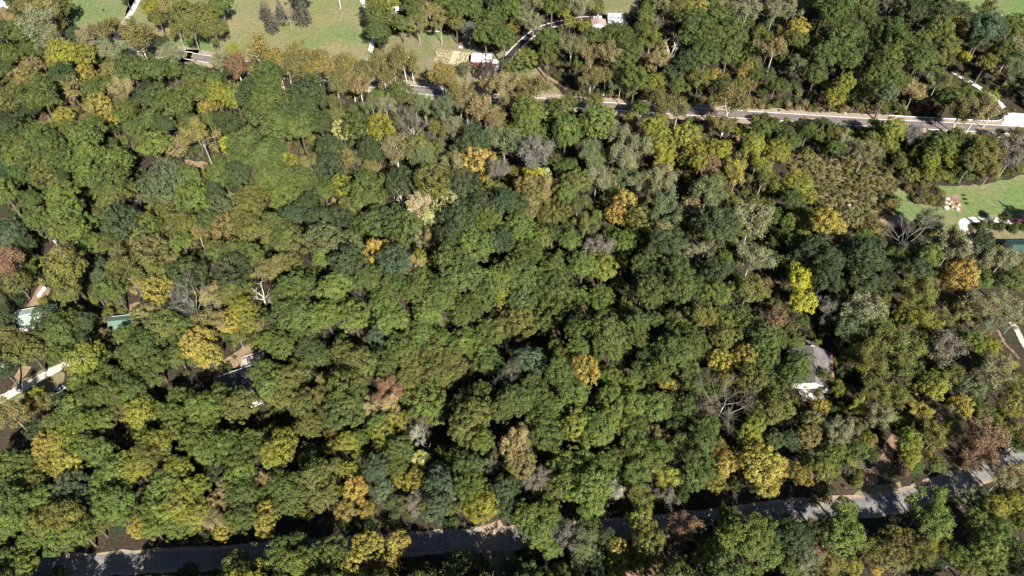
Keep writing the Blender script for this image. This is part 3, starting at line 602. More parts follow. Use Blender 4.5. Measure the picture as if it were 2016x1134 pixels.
chart(1000, 280, '''
180 110 110 w N; 170 225 70 m Z|lemon yellow round crown~beside an orange-brown shrub in the middle wood; 250 230 48 m P; 80 290 50 m D; 280 320 80 w T; 420 150 60 o G; 470 290 110 o O; 380 380 80 o L; 590 130 75 w E; 600 270 85 w S|thin grey tree with tall white bole~standing over a dark gap; 690 240 75 w S; 780 130 100 w S; 760 260 70 w E; 870 80 90 w S; 900 280 90 w S; 1040 260 100 w S; 1060 130 80 w Y; 1290 150 80 o Y
1360 180 82 m R|rusty brown round tree~behind a bright green sapling; 1400 280 70 o L; 1340 370 110 w E; 1550 220 90 w A; 1680 150 90 w Y; 1720 270 90 w O; 1050 480 125 w E|half-bare tree with pale fork~between two orange crowns; 1240 440 78 m T; 1160 590 50 m B; 1060 590 60 w T; 790 430 90 m X|orange crown~bright beside the dark gap under white boles; 720 500 70 m X; 890 540 90 m O; 810 560 50 m A; 940 610 40 m A; 520 570 80 w O; 360 470 80 m O; 270 520 80 m O
130 400 110 m B; 60 450 100 o D; 80 600 100 o L; 220 660 90 o L; 300 620 80 o D; 420 680 90 o L; 610 720 100 w N|pale grey half-bare tree~before the orange crown; 670 760 70 m G; 690 620 60 o G; 780 690 92 o L; 870 660 60 o G; 880 740 50 m O; 1060 720 120 o D; 1220 760 70 w S; 1330 730 80 w S; 1270 570 90 o D; 1420 560 160 o D|big dark dome~round and dense below an orange-tan crown; 1650 520 140 w S|grey wispy tree~spreading above the dark ravine
1450 810 70 o L; 1400 900 110 o D; 1650 790 110 w S; 770 830 45 c Z|narrow lemon spire~beside the dark ravine; 740 950 50 m Z; 640 890 100 o Y; 500 850 110 o L; 140 760 120 o G; 290 870 120 o G; 100 900 130 o G; 320 1000 120 o G; 180 1030 110 o G; 920 860 110 o G; 1140 890 120 o G; 960 1030 110 o G; 1150 1020 120 o G; 1400 1020 110 o L; 1620 1010 130 o O; 1750 960 40 m T; 620 1060 80 o L; 1270 990 80 o G
''')
chart(1456, 280, '''
390 290 92 o Y|yellow-green scrub tree~at the edge of the brown brush field; 460 370 60 m Y; 350 400 80 o G; 560 580 112 o A|gold-olive oak~below the brown brush field; 650 570 80 m X|orange-gold crown~right against the gold-olive oak; 430 590 60 o Y; 740 530 80 m B; 880 570 70 m B; 960 600 50 w B; 830 640 60 o L; 700 690 70 w T; 1120 660 112 b N|grey leaning leafless tree~above the dark oak mass; 1270 610 60 m A; 1300 530 90 w S; 1230 570 60 w S; 1060 410 48 k B; 1010 420 40 k B
490 720 110 o D; 400 790 80 o D; 600 830 100 o D; 700 780 100 o D; 830 780 130 o D|dark oak mass~largest dark crown beside the lemon tree; 940 840 100 o D; 560 950 110 o D; 830 940 120 o D; 980 950 90 o D; 1200 880 110 o D; 1220 1000 110 w O; 1260 790 100 o L; 1130 790 60 o G; 1430 720 110 w S; 1350 700 80 w S; 1620 680 90 o D; 1500 660 50 w R; 1520 810 50 m Y; 1650 780 100 w S
1480 920 112 m X|orange-gold maple~large and glowing below the gravel loop; 1380 910 60 m X; 1660 940 80 o L; 1810 950 100 o G; 1770 810 90 w S; 1880 850 70 w B; 400 960 88 o Z|tall lemon yellow tree~above the grey-roofed house; 430 1080 100 o Z; 1340 1000 60 w T
1280 150 60 o Y; 1410 140 60 o Y; 1830 800 75 w S; 1905 812 66 w O; 1560 150 90 o O; 1650 110 90 w B; 1700 200 70 w B; 1840 110 90 w N; 1900 180 40 m Y; 1530 230 50 k G; 1110 120 70 k O; 1150 220 60 k O; 1260 220 60 k O; 1360 220 50 k O; 240 80 80 o Y; 300 110 60 k B; 450 90 60 k O; 650 40 70 o G
''')
chart(0, 560, '''
335 245 100 m D; 60 360 80 m O; 180 440 135 o O|pale olive oak~by the gravel track's bend; 450 260 110 o G; 560 260 100 o D; 420 350 110 o G; 560 380 80 o D; 330 430 90 o O; 430 500 80 o G; 590 530 130 o Y|yellow-green oak above the gravel track~broad and sunlit; 690 500 70 o L; 560 650 110 o L; 740 640 90 o L; 700 360 50 w T; 850 340 80 o L; 960 420 140 o G|large green oak below the green roof~lobed and dense; 1100 290 130 o O; 1230 330 100 o G; 1010 250 100 m B; 1080 180 90 m A; 930 500 110 o G; 1050 540 110 o G; 1200 480 90 o G
860 660 100 o G; 1000 660 100 o G; 920 760 110 o G; 740 760 100 o G; 600 780 110 o G; 830 830 80 o O; 1300 130 135 b N|big grey leafless tree~vase shaped beside bronze crowns; 1440 90 90 w T; 1420 240 110 w B; 1560 90 80 o O; 1640 180 90 o Y; 1560 260 90 m A; 1680 280 70 m Y; 1350 420 112 m A|gold tree by the timber deck~next to the shaded house; 1430 500 90 m A; 1620 370 60 w O; 1780 300 80 w B; 1830 390 90 o L; 1790 620 100 o G; 1840 720 105 o L
1200 760 80 o G; 1180 690 28 m R; 1390 850 130 o L|lush light green oak~in front of the shaded grey roof; 1500 800 100 o L; 1640 850 120 o O; 1400 950 100 o L; 960 890 110 o Y; 1080 860 80 o L; 1190 910 80 o L; 500 860 110 o L; 560 950 110 o L; 700 920 100 o L; 400 960 90 o O; 430 790 70 o D; 320 800 60 w B; 250 750 60 o Y; 230 830 80 w B; 90 900 120 w B|bronze thin-leaved tree~at the frame's edge below the gravel track; 260 980 90 m D; 30 600 100 o D; 20 200 90 p D; 40 480 60 o D
''')
chart(500, 560, '''
130 270 90 m D; 250 110 140 o G; 290 250 130 o G; 500 220 120 o L; 350 340 100 o G; 640 170 90 o G; 690 260 110 o L; 880 130 120 o L; 930 250 120 o L; 1080 80 100 o G; 1190 220 110 o L|bright dome in the central wood~lighter than the oaks about it; 1280 90 120 o L; 1420 220 110 o G; 1540 100 110 o G; 1690 150 55 m A|gold tree in the deep green~small beside bluish oaks; 1680 90 60 o Y; 1810 130 90 m E; 1790 280 120 m O|olive-bronze dome~at the edge of the dark ravine; 1570 320 90 o G; 1650 360 100 o O
850 370 80 m U|blue-green crown~cool coloured in the middle of light oaks; 860 470 60 m U; 1010 470 120 o G; 1130 350 100 o L; 1270 380 80 o L; 1420 400 110 o L; 1190 460 100 o O; 1330 490 90 o O; 1540 470 120 o L; 720 530 120 o O; 600 480 100 o O; 480 500 80 o G; 600 600 110 o O; 880 560 100 m G; 850 630 40 m Y; 1080 580 100 o O; 1060 650 90 o O; 1220 600 110 o O; 1400 590 90 o B; 1300 650 90 o O; 1590 560 110 o G
1740 680 100 b N|pale leafless tree~at the lip of the dark ravine's foot; 380 440 100 o D; 200 430 100 o G; 240 660 110 o O; 320 550 80 o O; 200 760 110 o O; 330 820 110 o O; 470 660 60 w B; 460 760 70 w O; 640 740 130 m G|smooth round green tree~left of the rust thicket; 620 860 140 m G; 650 690 90 o D; 790 690 50 b N; 910 720 112 w R|rust thicket tree~thin and brownish beside a bright lime tree; 920 830 90 w T; 810 830 80 w T; 1180 780 130 m L|bright lime tree~smooth above pale bare stems; 1230 870 90 m L; 1060 770 60 m L; 1220 720 50 m Y
1140 960 65 b N; 1050 900 60 w O; 960 940 80 m Y|yellow-gold tree~in front of the rust thicket; 840 960 80 o L; 380 960 90 o O; 1440 830 120 o G; 1530 880 110 o O; 1430 960 110 o O; 1550 770 100 o G; 1680 850 110 o G; 1780 800 110 o G
''')
chart(1000, 560, '''
320 170 140 m G|smooth mid-green dome~hanging over the dark ravine; 80 180 100 m G; 250 260 100 m G; 470 90 90 o L; 620 120 90 o L; 450 260 110 o G; 480 330 100 o G; 660 340 140 o G; 870 270 90 o G; 870 370 80 o G; 690 450 110 o G; 480 440 90 o L; 320 440 60 m O|small olive crown in the ravine~between two dark gaps; 150 530 120 m U|grey-blue dome~round at the ravine's foot; 510 600 112 m A|orange-brown oak~alone among bright green oaks; 350 620 110 o G; 690 640 90 o L; 830 680 90 o L; 170 700 90 o G
200 790 100 o G; 440 740 120 o L; 330 840 80 o L; 680 790 110 o L; 500 900 110 o L; 850 820 110 o L; 990 850 110 o L; 680 930 120 o L; 230 930 110 o G; 1000 610 90 o G; 890 580 70 o G; 1090 700 60 w A; 1110 470 130 o G; 1230 430 120 o G; 1150 330 100 o L; 1230 600 110 o O; 1270 690 90 o G; 1100 790 80 o G; 1200 840 90 o G; 1000 250 60 o G; 1300 230 110 o O; 1430 260 100 o L; 1560 260 110 o O; 1440 390 90 o O
1540 390 52 m P|pale yellow small crown~above the gold-olive pair; 1600 440 48 b N; 1440 520 90 m A; 1590 520 92 m A|gold-olive smooth crown~behind the shadowed hollow by the house; 1640 680 112 m O; 1460 800 165 b N|great grey leafless tree~widest bare crown in the wood; 1350 860 90 w N; 1740 400 120 o G; 1740 570 90 o G; 1720 650 70 o G; 1800 800 100 o O; 1730 880 100 o O; 1660 960 80 o Y; 850 960 100 o G; 1160 950 90 o G; 1350 970 90 o G
''')
chart(1456, 560, '''
230 260 80 m R|pinkish-red crown~small above the oak beside the grey roof; 330 190 50 o O; 590 175 90 w N|purple-brown bare tree~behind the grey-roofed house; 180 420 110 o G; 180 540 100 o G; 350 390 85 o G; 378 560 128 o G|green oak overhanging the grey roof~dense and lobed; 330 650 110 o G; 200 660 90 o G; 250 830 130 o O; 850 180 130 w S; 780 260 110 w E; 960 320 110 o L|light green tree beyond the grey roof~brightest of the thin wood; 900 420 110 w O; 730 330 90 w E; 800 480 90 w O; 880 560 100 w O; 1090 230 70 o Y; 1180 120 100 w O
1270 260 110 w Y; 1140 360 80 w B; 1100 480 120 w O; 1080 600 120 w O; 1340 440 122 w N|grey-brown leafless-looking tree~with twin leaning pale boles; 1600 150 110 w S; 1480 200 90 w B; 1790 170 110 w S; 1560 390 92 o L|bright green conical tree~beside the gravel drive at the edge; 1660 440 80 o Y; 1600 540 70 o L; 1420 620 90 w O; 1290 700 112 o Y|yellow-lime tree~leafy above the tan path; 1550 700 110 m E|cool green tree~among olive thin trees above the country road; 1690 620 110 w S; 1770 560 80 w A; 1820 700 80 w O; 1880 620 60 o G; 1700 270 80 w S; 1860 250 70 w S
890 715 88 w O; 970 720 100 w O; 1040 760 90 w O; 790 820 70 w Y; 540 835 58 m A|gold sapling at the house's foot~below the deck with white furniture; 480 940 80 m B; 1220 860 80 w A; 1480 840 90 m A; 1600 840 70 o G; 1650 900 80 w O; 1830 830 100 m Y; 1400 900 80 w S; 940 900 90 w S
''')
chart(1456, 804, '''
345 215 78 o U|blue-green round tree~between gold and bronze crowns; 455 200 90 m B; 60 200 90 o Y; 140 400 135 m A|great gold tree~above the shaded country road; 280 400 68 m X|amber crown~touching the great gold tree; 180 520 88 m A; 640 190 90 w S; 720 130 80 w S; 640 300 80 o L; 570 400 100 o L; 800 280 80 o G; 450 370 60 o L; 740 370 45 m A; 1130 230 90 o Y|yellow-green leafy tree~beside the tan path; 1140 330 80 o Y; 1190 390 60 o L; 1260 320 32 m X; 1100 430 45 k R|dark red bush~near the sunny stretch of country road
1020 440 50 k O; 1310 220 90 w O; 1420 160 80 o Y; 1330 390 70 o G; 1640 240 132 w R|rust-red thicket tree~broad beside the country road; 1580 330 110 w R; 1770 150 80 w O; 1860 180 80 w B; 1870 260 60 o G; 700 700 100 o L; 680 850 150 o L|big bright green tree~beside the sunny stretch of country road; 350 860 120 o D; 370 960 100 o D; 120 830 120 o L; 180 980 110 o L; 60 900 130 o L; 1290 650 132 w L|feathery light green tree~on the near side of the sunny country road; 1300 780 120 w L; 1330 900 100 w Y
1570 600 85 w S; 1050 870 70 o Y; 990 880 70 o O; 960 950 80 o O; 1080 950 90 m B; 1000 1010 100 m B; 1600 780 100 o L; 1750 850 120 o L; 1640 960 120 o L; 1840 640 100 o Y; 1870 440 100 w T|tan half-bare tree~leaning over the country road's far end; 1770 490 80 w S; 530 990 75 w R; 450 1060 90 w S; 340 1080 70 o L; 920 1090 45 m X; 640 1060 80 w B; 760 1080 60 m Y; 1430 1040 60 w B; 1860 1000 110 o G; 1300 1060 70 o D; 500 640 40 k B; 590 620 40 k B; 1480 1010 100 o L; 1200 1010 85 w O; 1150 890 75 o O; 1700 690 90 o Y; 1890 770 90 o L; 1560 1090 90 o O; 1730 1060 100 o L; 860 980 80 w O; 1100 1080 70 w B
''')
chart(0, 804, '''
350 260 100 o A; 330 370 90 o A; 480 400 100 o A; 430 220 110 o Y; 580 280 110 o L; 700 320 110 o L; 780 420 110 o L; 700 500 90 o L; 520 560 112 m U|cool blue-green crown~among yellow-green oaks; 560 650 90 o D; 180 370 100 o G; 50 400 110 o L; 230 500 110 o O; 100 540 100 o G; 130 650 130 o L; 120 740 130 o L; 50 830 100 o L; 300 640 110 o L; 330 760 130 o O; 490 760 130 o O; 560 860 110 o L; 400 890 110 o L; 650 800 90 o L; 200 900 100 o L
760 650 140 o L; 820 540 100 o L; 830 730 90 o L; 930 400 120 o Y; 1080 250 110 o Y; 1020 350 110 o O; 1120 540 120 o L; 1240 600 120 o Y; 1200 700 120 o Y; 1130 680 100 o L; 1330 560 100 o Y; 1180 790 110 o L; 1330 720 110 o Y; 1000 730 100 o L; 960 820 80 o A; 1050 830 80 o L; 1200 430 110 o Y; 1180 160 90 o L; 1330 210 120 o L; 1420 300 120 o L; 1560 240 110 o L; 1640 330 110 o G; 1700 230 100 o G; 1640 450 100 o L|tufted light oak~at the top of the tan gully
1440 430 70 o D; 1470 490 45 j D; 1480 640 75 w T; 1470 760 85 w T|tan wispy tree~in the gully between green crowns; 1520 840 60 m A; 1640 590 110 o G; 1640 760 100 o G; 1810 690 82 m A|bright gold tree~beside the country road at the gully; 1800 800 80 m A; 1790 490 60 w T; 60 1060 100 o L; 200 1080 90 o L; 400 1110 50 k G; 1620 1080 110 o O; 1300 1100 60 o G
''')
chart(500, 804, '''
170 300 130 o Y; 200 220 100 o Y; 380 300 70 o G; 220 540 140 o G|mid-green rounded tree~between the bright gold tree and an olive oak; 250 640 110 o G; 440 480 130 o O|olive yellow oak~above the shaded country road; 470 610 110 o O; 520 210 35 m X; 640 230 80 o Y; 720 210 70 o L; 650 430 60 m Y; 690 570 88 w X|orange-tinted thin tree~beside a blue-green tree over the country road; 840 440 100 o U|blue-green leafy tree~beside the yellow thin tree; 880 570 90 o E; 990 310 100 o G; 960 400 90 o G; 870 180 90 m Y; 1130 360 65 w P
1010 480 70 m A; 1090 500 90 m A|gold thin tree~between blue-green crowns; 1130 640 50 m Y; 1290 310 70 m O; 1190 280 72 d W|crooked white dead stem~standing over a dark gap; 1100 650 75 w N; 1260 530 110 o U; 1250 680 120 o U|cool dark green tree~rounded beside a broad lime oak; 1450 400 110 o G; 1470 540 130 o L; 1530 690 120 o Y; 1700 560 110 o D; 1700 680 90 o D; 1430 180 110 o O; 1540 230 100 o L; 1750 260 112 w T|tan-bronze thin tree~with silvery limbs; 1810 380 90 w B; 1690 350 60 b N; 1890 480 75 w N
180 980 110 o G; 300 910 80 o G; 380 1040 120 o L; 530 1000 110 o G; 250 1080 110 o L; 770 950 112 m A|golden olive oak~across the shaded country road; 700 1060 100 m A; 880 1060 100 m A; 980 920 90 m A; 1080 1100 60 o G; 1430 1050 90 o G; 1520 1000 55 b N; 1550 1090 60 o D; 1690 1065 32 k L|lime green sapling~beside a white box on the grass; 1200 1120 60 o D
''')
chart(1000, 804, '''
120 760 110 o L; 250 730 100 o L; 200 860 120 o L|pale lime oak~beside the sunny stretch of the lower road; 290 950 90 o L; 430 880 100 w N|thin grey tree below the road~beside a pale lime oak; 530 950 100 w E; 500 1050 90 w E; 60 1100 90 o D; 900 800 110 m Y|yellow-olive dome~near the dark red tree; 940 920 110 m O; 740 970 80 m A; 740 1070 80 m Y; 880 1040 90 m Y; 1190 810 102 w R|dark red thin tree~with pale limbs over the road; 1100 930 80 b N; 1010 1030 40 m A; 1150 1040 70 w Y; 1480 760 90 o L; 1530 860 130 o L; 1450 950 110 o L; 1420 1080 100 o L; 1320 1010 70 w Y
60 250 90 w T; 80 380 110 m B; 230 480 90 w N|pinkish-brown thin tree~between two green oaks; 270 200 120 o G; 460 130 110 o Y; 600 170 130 o L; 370 390 100 o L; 480 380 110 o L; 420 500 130 o L; 570 560 140 o L|broad lime oak~tallest above the shaded road's middle; 620 420 110 o L; 560 650 110 o L; 700 350 90 o G; 850 200 100 o G; 900 320 110 w L; 1010 330 100 s L|pale-trunked light green tree~with a white forked trunk; 860 470 90 w L; 1050 460 90 w Y; 760 480 55 d W; 1150 300 90 w O; 1290 250 110 o G
1270 390 130 o G; 1250 480 90 o G; 1100 200 70 w T; 1480 380 80 m X|orange-tan crown~beside the great gold tree; 1440 430 55 m A; 1610 210 90 o Y; 1660 160 70 m Y; 900 620 90 w O; 940 700 38 m X; 1080 600 80 w N; 540 815 85 o G; 650 880 75 o D; 330 800 85 w E; 1330 810 75 o D; 1400 850 75 o D; 620 1060 70 w E
''')

RNG = random.Random(77)
TREES = []
for ox, oy, text in SECTIONS:
    for e in text.replace('\n', ';').split(';'):
        e = e.strip()
        if not e: continue
        spec, _, lab = e.partition('|')
        x, y, r, f, c = spec.split()
        TREES.append(dict(px=ox + float(x) / CH, py=oy + float(y) / CH, r=float(r) / CH, f=f, c=c, lab=lab or None))
SMALL = {'X': 0, 'W': 0}
for t in TREES:
    k, zc = GEO[t['f']]
    depth = (at(t['px'], t['py'], 8) - cam.location).dot(fwd)
    t['R'] = t['r'] * depth / FPX
    for _ in range(3):
        p = at(t['px'], t['py'], zc * t['R'])
        t['R'] = t['r'] * (p - cam.location).dot(fwd) / FPX
    g = float(relief(p.x, p.y))
    t['pos'] = Vector((p.x, p.y, g))
    t['s'] = t['R'] * RNG.uniform(1.05, 1.18)
    t['rz'] = RNG.uniform(0, 6.28)
    t['sz'] = RNG.uniform(.92, 1.12); t['sx'] = RNG.uniform(.88, 1.14)
    c = PAL[t['c']]
    v = RNG.uniform(.9, 1.1) * (1.28 if t['f'] == 'w' else 1); w = RNG.uniform(-.07, .07)
    t['col'] = (c[0] * v * (1 + w), c[1] * v, c[2] * v * (1 - w), 1)
    t['bark'] = tuple(q * RNG.uniform(.85, 1.15) for q in BARKC[t['f']]) + (1,)
    t['i'] = RNG.randrange(len(FORMS[t['f']]))
# the largest stand for themselves, the others join the wood
KIND = dict(o='broadleaf_tree', m='broadleaf_tree', c='broadleaf_tree', s='sycamore_tree', w='thin_leaved_tree', b='bare_tree', d='dead_tree', p='pine_tree', q='pine_tree', j='juniper_tree', k='shrub')
LIMIT = {'broadleaf_tree': 285, 'thin_leaved_tree': 90, 'sycamore_tree': 50}
GROUP = dict(broadleaf_tree='leafy trees of the wood', sycamore_tree='airy trees with pale trunks', thin_leaved_tree='thin-leaved feathery trees', bare_tree='leafless trees in the wood',
             dead_tree='dead white snags', pine_tree='dark pines', juniper_tree='small conifers', shrub='bushes at the clearings')
for kname in set(KIND.values()):
    mem = sorted((t for t in TREES if KIND[t['f']] == kname), key=lambda t: (t['lab'] is None, -t['r']))
    for n, t in enumerate(mem): t['own'] = n < LIMIT.get(kname, 200)
ADJ = dict(D='dark green', G='mid green', L='bright green', Y='yellow-green', O='olive green', B='bronze', T='tan', A='golden', R='rust red', S='grey-green', N='grey-brown', Z='lemon yellow', X='orange',
           U='blue-green', P='pale yellow', V='dark purple', W='white', E='cool green', H='grey-green', Q='bronze-gold', K='peach')
NOUN = dict(o='lobed tree', m='round-topped tree', c='narrow tree', s='airy tree', w='feathery tree', b='leafless tree', d='dead snag', p='pine', q='pine', j='small conifer', k='bush')
MARKS = [(t['px'], t['py'], t['lab'].split('~')[0]) for t in TREES if t['lab']]
MARKS += [(1207, 35, 'white grey-roofed house'), (948, 118, 'red-walled shed'), (890, 110, 'garden plot'), (85, 577, 'white gas tank'), (70, 618, 'mint-green roof'), (1615, 715, 'grey shingle roof'),
          (1880, 402, 'rubble pile'), (497, 702, 'timber deck'), (1968, 34, 'hay bale by the hedge'), (770, 104, 'white pole on the lawn'), (240, 632, 'small green roof'), (1995, 437, 'red car')]
USED = set(t['lab'] for t in TREES if t['lab'])
def direction(dx, dy):
    a = math.degrees(math.atan2(-dy, dx)) % 360
    return ['right of', 'behind and right of', 'behind', 'behind and left of', 'left of', 'in front and left of', 'in front of', 'in front and right of'][int((a + 22.5) // 45) % 8]
def auto_label(t):
    size = 'small ' if t['R'] < 4.6 else ('large ' if t['R'] > 8.2 else '')
    head = size + ADJ[t['c']] + ' ' + NOUN[t['f']]
    near = sorted(((math.hypot(t['px'] - x, t['py'] - y), x, y, n) for x, y, n in MARKS))[:9]
    for d, x, y, n in near:
        gap = 'just ' if d < 48 else ('' if d < 95 else 'two crowns ' if d < 150 else 'well ')
        s = f"{head} {gap}{direction(t['px'] - x, t['py'] - y)} the {n}"
        if len(s.split()) <= 15 and s not in USED: return s
    for d, x, y, n in near[:4]:
        for d2, x2, y2, n2 in near:
            s = f"{head} between {n} and {n2}"
            if n != n2 and len(s.split()) <= 16 and s not in USED: return s
    return f"{head} {near[0][3]} side {len(USED)}"
TREES.sort(key=lambda t: t['lab'] is None)
n_own = 0
for t in TREES:
    if not t['own']: continue
    n_own += 1
    if t['lab']: lab = t['lab'].replace('~', ' ')
    else: lab = auto_label(t); USED.add(lab)
    kn = KIND[t['f']]
    root = empty(kn, t['pos'], t['rz'], (t['s'] * t['sx'], t['s'] / t['sx'], t['s'] * t['sz']))
    tag(root, lab, 'bush' if kn == 'shrub' else 'tree', GROUP[kn])
    tr, cr, _ = FORMS[t['f']][t['i']]
    o = link(bpy.data.objects.new('stems' if kn == 'shrub' else 'trunk', tr), root); o.color = t['bark']
    if t['f'] == 'd': o.color = (*PAL['W'], 1)
    if cr:
        o = link(bpy.data.objects.new('twigs' if t['f'] == 'b' else ('foliage' if kn == 'shrub' else 'crown'), cr), root); o.color = t['col']
        if t['f'] == 'b': o['kind'] = 'stuff'
print('individual trees', n_own, 'of', len(TREES))

# the rest of the wood, its undergrowth and the brush: instanced on points by geometry nodes, one object each of kind stuff
M_MASSBARK = bpy.data.materials.new('bark_mass'); M_MASSBARK.use_nodes = True
_a = M_MASSBARK.node_tree.nodes.new('ShaderNodeAttribute'); _a.attribute_type = 'INSTANCER'; _a.attribute_name = 'barktint'
M_MASSBARK.node_tree.links.new(_a.outputs['Color'], M_MASSBARK.node_tree.nodes['Principled BSDF'].inputs['Base Color'])
M_MASSBARK.node_tree.nodes['Principled BSDF'].inputs['Roughness'].default_value = .85
for n in M_MASS.node_tree.nodes:
    if n.type == 'ATTRIBUTE' and n.attribute_name == 'tint': n.attribute_type = 'INSTANCER'
PROTO = bpy.data.collections.new('wood_kinds')
INDEX = {}
def merged(name, tr, cr):
    """one mesh of trunk and crown for the instanced wood"""
    cv = np.zeros(len(tr.vertices) * 3, np.float32); tr.vertices.foreach_get('co', cv)
    polys = [tuple(p.vertices) for p in tr.polygons]
    nt_ = len(tr.vertices)
    if cr:
        c2 = np.zeros(len(cr.vertices) * 3, np.float32); cr.vertices.foreach_get('co', c2)
        cv = np.concatenate([cv, c2]); nq = len(cr.polygons)
    else: nq = 0
    me = bpy.data.meshes.new(name)
    tl = np.array([i for p in polys for i in p], np.int32); ts = np.array([len(p) for p in polys])
    starts = np.concatenate([[0], np.cumsum(ts)[:-1]]).astype(np.int32)
    li = np.concatenate([tl, np.arange(nq * 4, dtype=np.int32) + nt_]).astype(np.int32)
    st = np.concatenate([starts, len(tl) + np.arange(nq, dtype=np.int32) * 4]).astype(np.int32)
    me.vertices.add(len(cv) // 3); me.vertices.foreach_set('co', cv)
    me.loops.add(len(li)); me.loops.foreach_set('vertex_index', li)
    me.polygons.add(len(st)); me.polygons.foreach_set('loop_start', st)
    mi = np.concatenate([np.ones(len(polys), np.int32), np.zeros(nq, np.int32)]); me.polygons.foreach_set('material_index', mi)
    at_ = me.attributes.new('leafvar', 'FLOAT_COLOR', 'FACE'); c = np.ones((len(st), 4), np.float32) * .5
    if cr:
        cc = np.zeros(nq * 4, np.float32); cr.attributes['leafvar'].data.foreach_get('color', cc); c[len(polys):] = cc.reshape(-1, 4)
    at_.data.foreach_set('color', c.ravel())
    me.materials.append(M_MASS); me.materials.append(M_MASSBARK); me.update(); me.validate()
    return me
_n = 0
for f in sorted(FORMS):
    for i, (tr, cr, _) in enumerate(FORMS[f]):
        o = bpy.data.objects.new('kind_%03d' % _n, merged('kind', tr, cr)); PROTO.objects.link(o)
        INDEX[(f, i)] = _n; _n += 1
def instancer(name, rows):
    """rows: (position, rotation about z, scale, sz, index, tint, bark tint)"""
    me = bpy.data.meshes.new(name); me.vertices.add(len(rows))
    me.vertices.foreach_set('co', np.array([tuple(r[0]) for r in rows], np.float32).ravel())
    def put(nm, ty, data, prop):
        a = me.attributes.new(nm, ty, 'POINT'); a.data.foreach_set(prop, np.asarray(data).ravel())
    put('turn', 'FLOAT_VECTOR', np.array([(0, 0, r[1]) for r in rows], np.float32), 'vector')
    put('size', 'FLOAT_VECTOR', np.array([(r[2], r[2], r[2] * r[3]) for r in rows], np.float32), 'vector')
    put('which', 'INT', np.array([r[4] for r in rows], np.int32), 'value')
    put('tint', 'FLOAT_COLOR', np.array([r[5] for r in rows], np.float32), 'color')
    put('barktint', 'FLOAT_COLOR', np.array([r[6] for r in rows], np.float32), 'color')
    o = link(bpy.data.objects.new(name, me))
    ng = bpy.data.node_groups.new(name, 'GeometryNodeTree')
    ng.interface.new_socket('Geometry', in_out='INPUT', socket_type='NodeSocketGeometry')
    ng.interface.new_socket('Geometry', in_out='OUTPUT', socket_type='NodeSocketGeometry')
    N = ng.nodes.new; L = ng.links.new
    gi, go = N('NodeGroupInput'), N('NodeGroupOutput')
    ci = N('GeometryNodeCollectionInfo'); ci.inputs[0].default_value = PROTO; ci.inputs['Separate Children'].default_value = True; ci.inputs['Reset Children'].default_value = True
    ip = N('GeometryNodeInstanceOnPoints'); ip.inputs['Pick Instance'].default_value = True
    def named(nm, ty):
        a = N('GeometryNodeInputNamedAttribute'); a.data_type = ty; a.inputs[0].default_value = nm
        return next(s for s in a.outputs if s.enabled and s.name == 'Attribute')
    e2r = N('FunctionNodeEulerToRotation'); L(named('turn', 'FLOAT_VECTOR'), e2r.inputs[0])
    L(gi.outputs[0], ip.inputs['Points']); L(ci.outputs[0], ip.inputs['Instance'])
    L(named('which', 'INT'), ip.inputs['Instance Index']); L(e2r.outputs[0], ip.inputs['Rotation']); L(named('size', 'FLOAT_VECTOR'), ip.inputs['Scale'])
    L(ip.outputs[0], go.inputs[0])
    md = o.modifiers.new('scatter', 'NODES'); md.node_group = ng
    return tag(o, kind='stuff')
rows = [(t['pos'], t['rz'], t['s'], t['sz'], INDEX[(t['f'], t['i'])], t['col'], t['bark'] if t['f'] != 'd' else (*PAL['W'], 1)) for t in TREES if not t['own']]

def inside(poly, x, y):
    a, b = poly[:, 0], poly[:, 1]; a2, b2 = np.roll(a, -1), np.roll(b, -1)
    c = ((b > y) != (b2 > y)) & (x < (a2 - a) * (y - b) / (b2 - b + 1e-12) + a)
    return bool(c.sum() % 2)
def near_lane(x, y, extra=0.0):
    for ln, w in LANES:
        if np.min((ln[:, 0] - x) ** 2 + (ln[:, 1] - y) ** 2) < (w + extra) ** 2: return True
    return False
def clear(x, y, extra=0.0):
    return not near_lane(x, y, extra) and not any(inside(p, x, y) for p in OPEN)
def in_frame(x, y, z, m=0):
    d = Vector((x, y, z)) - cam.location; w = d.dot(fwd)
    px = CX + d.x / w * FPX; py = CY - d.dot(upv) / w * FPX
    return -m < px < 2016 + m and -m < py < 1134 + m
# the wood goes on outside the frame
for _ in range(900):
    x = RNG.uniform(-460, 460); y = RNG.uniform(20, 560)
    c0 = in_frame(x, y, 8, 30) or in_frame(x, y, 0, 30)
    if c0 or not in_frame(x, y, 8, 420) or not clear(x, y, 5): continue
    if any((r[0].x - x) ** 2 + (r[0].y - y) ** 2 < 49 for r in rows[-160:]): continue
    f = RNG.choice('ooooomws'); c = PAL[RNG.choice('GGLLOYDB')]; i = RNG.randrange(len(FORMS[f])); R_ = RNG.uniform(5, 8)
    rows.append((Vector((x, y, 0)), RNG.uniform(0, 6.28), R_, 1.0, INDEX[(f, i)], (*c, 1), (*BARKC[f], 1)))
for k in range(46):                                  # the belt that shades the country road from the near side
    q = RD[min(len(RD) - 1, int(len(RD) * (k + .5) / 46))]
    if q.x > 62: continue                            # the sunny stretch
    for off in (RNG.uniform(8, 12), RNG.uniform(15, 20), RNG.uniform(24, 32)):
        x, y = q.x + RNG.uniform(-3, 3), q.y - off
        if in_frame(x, y, 14, 4) or in_frame(x, y, 20, 0): continue
        f = RNG.choice('oooom'); c = PAL[RNG.choice('GGLOYDB')]; i = RNG.randrange(len(FORMS[f])); R_ = RNG.uniform(6.5, 8.5) + (off > 22) * 1.5
        rows.append((Vector((x, y, 0)), RNG.uniform(0, 6.28), R_, 1.0, INDEX[(f, i)], (*c, 1), (*BARKC[f], 1)))
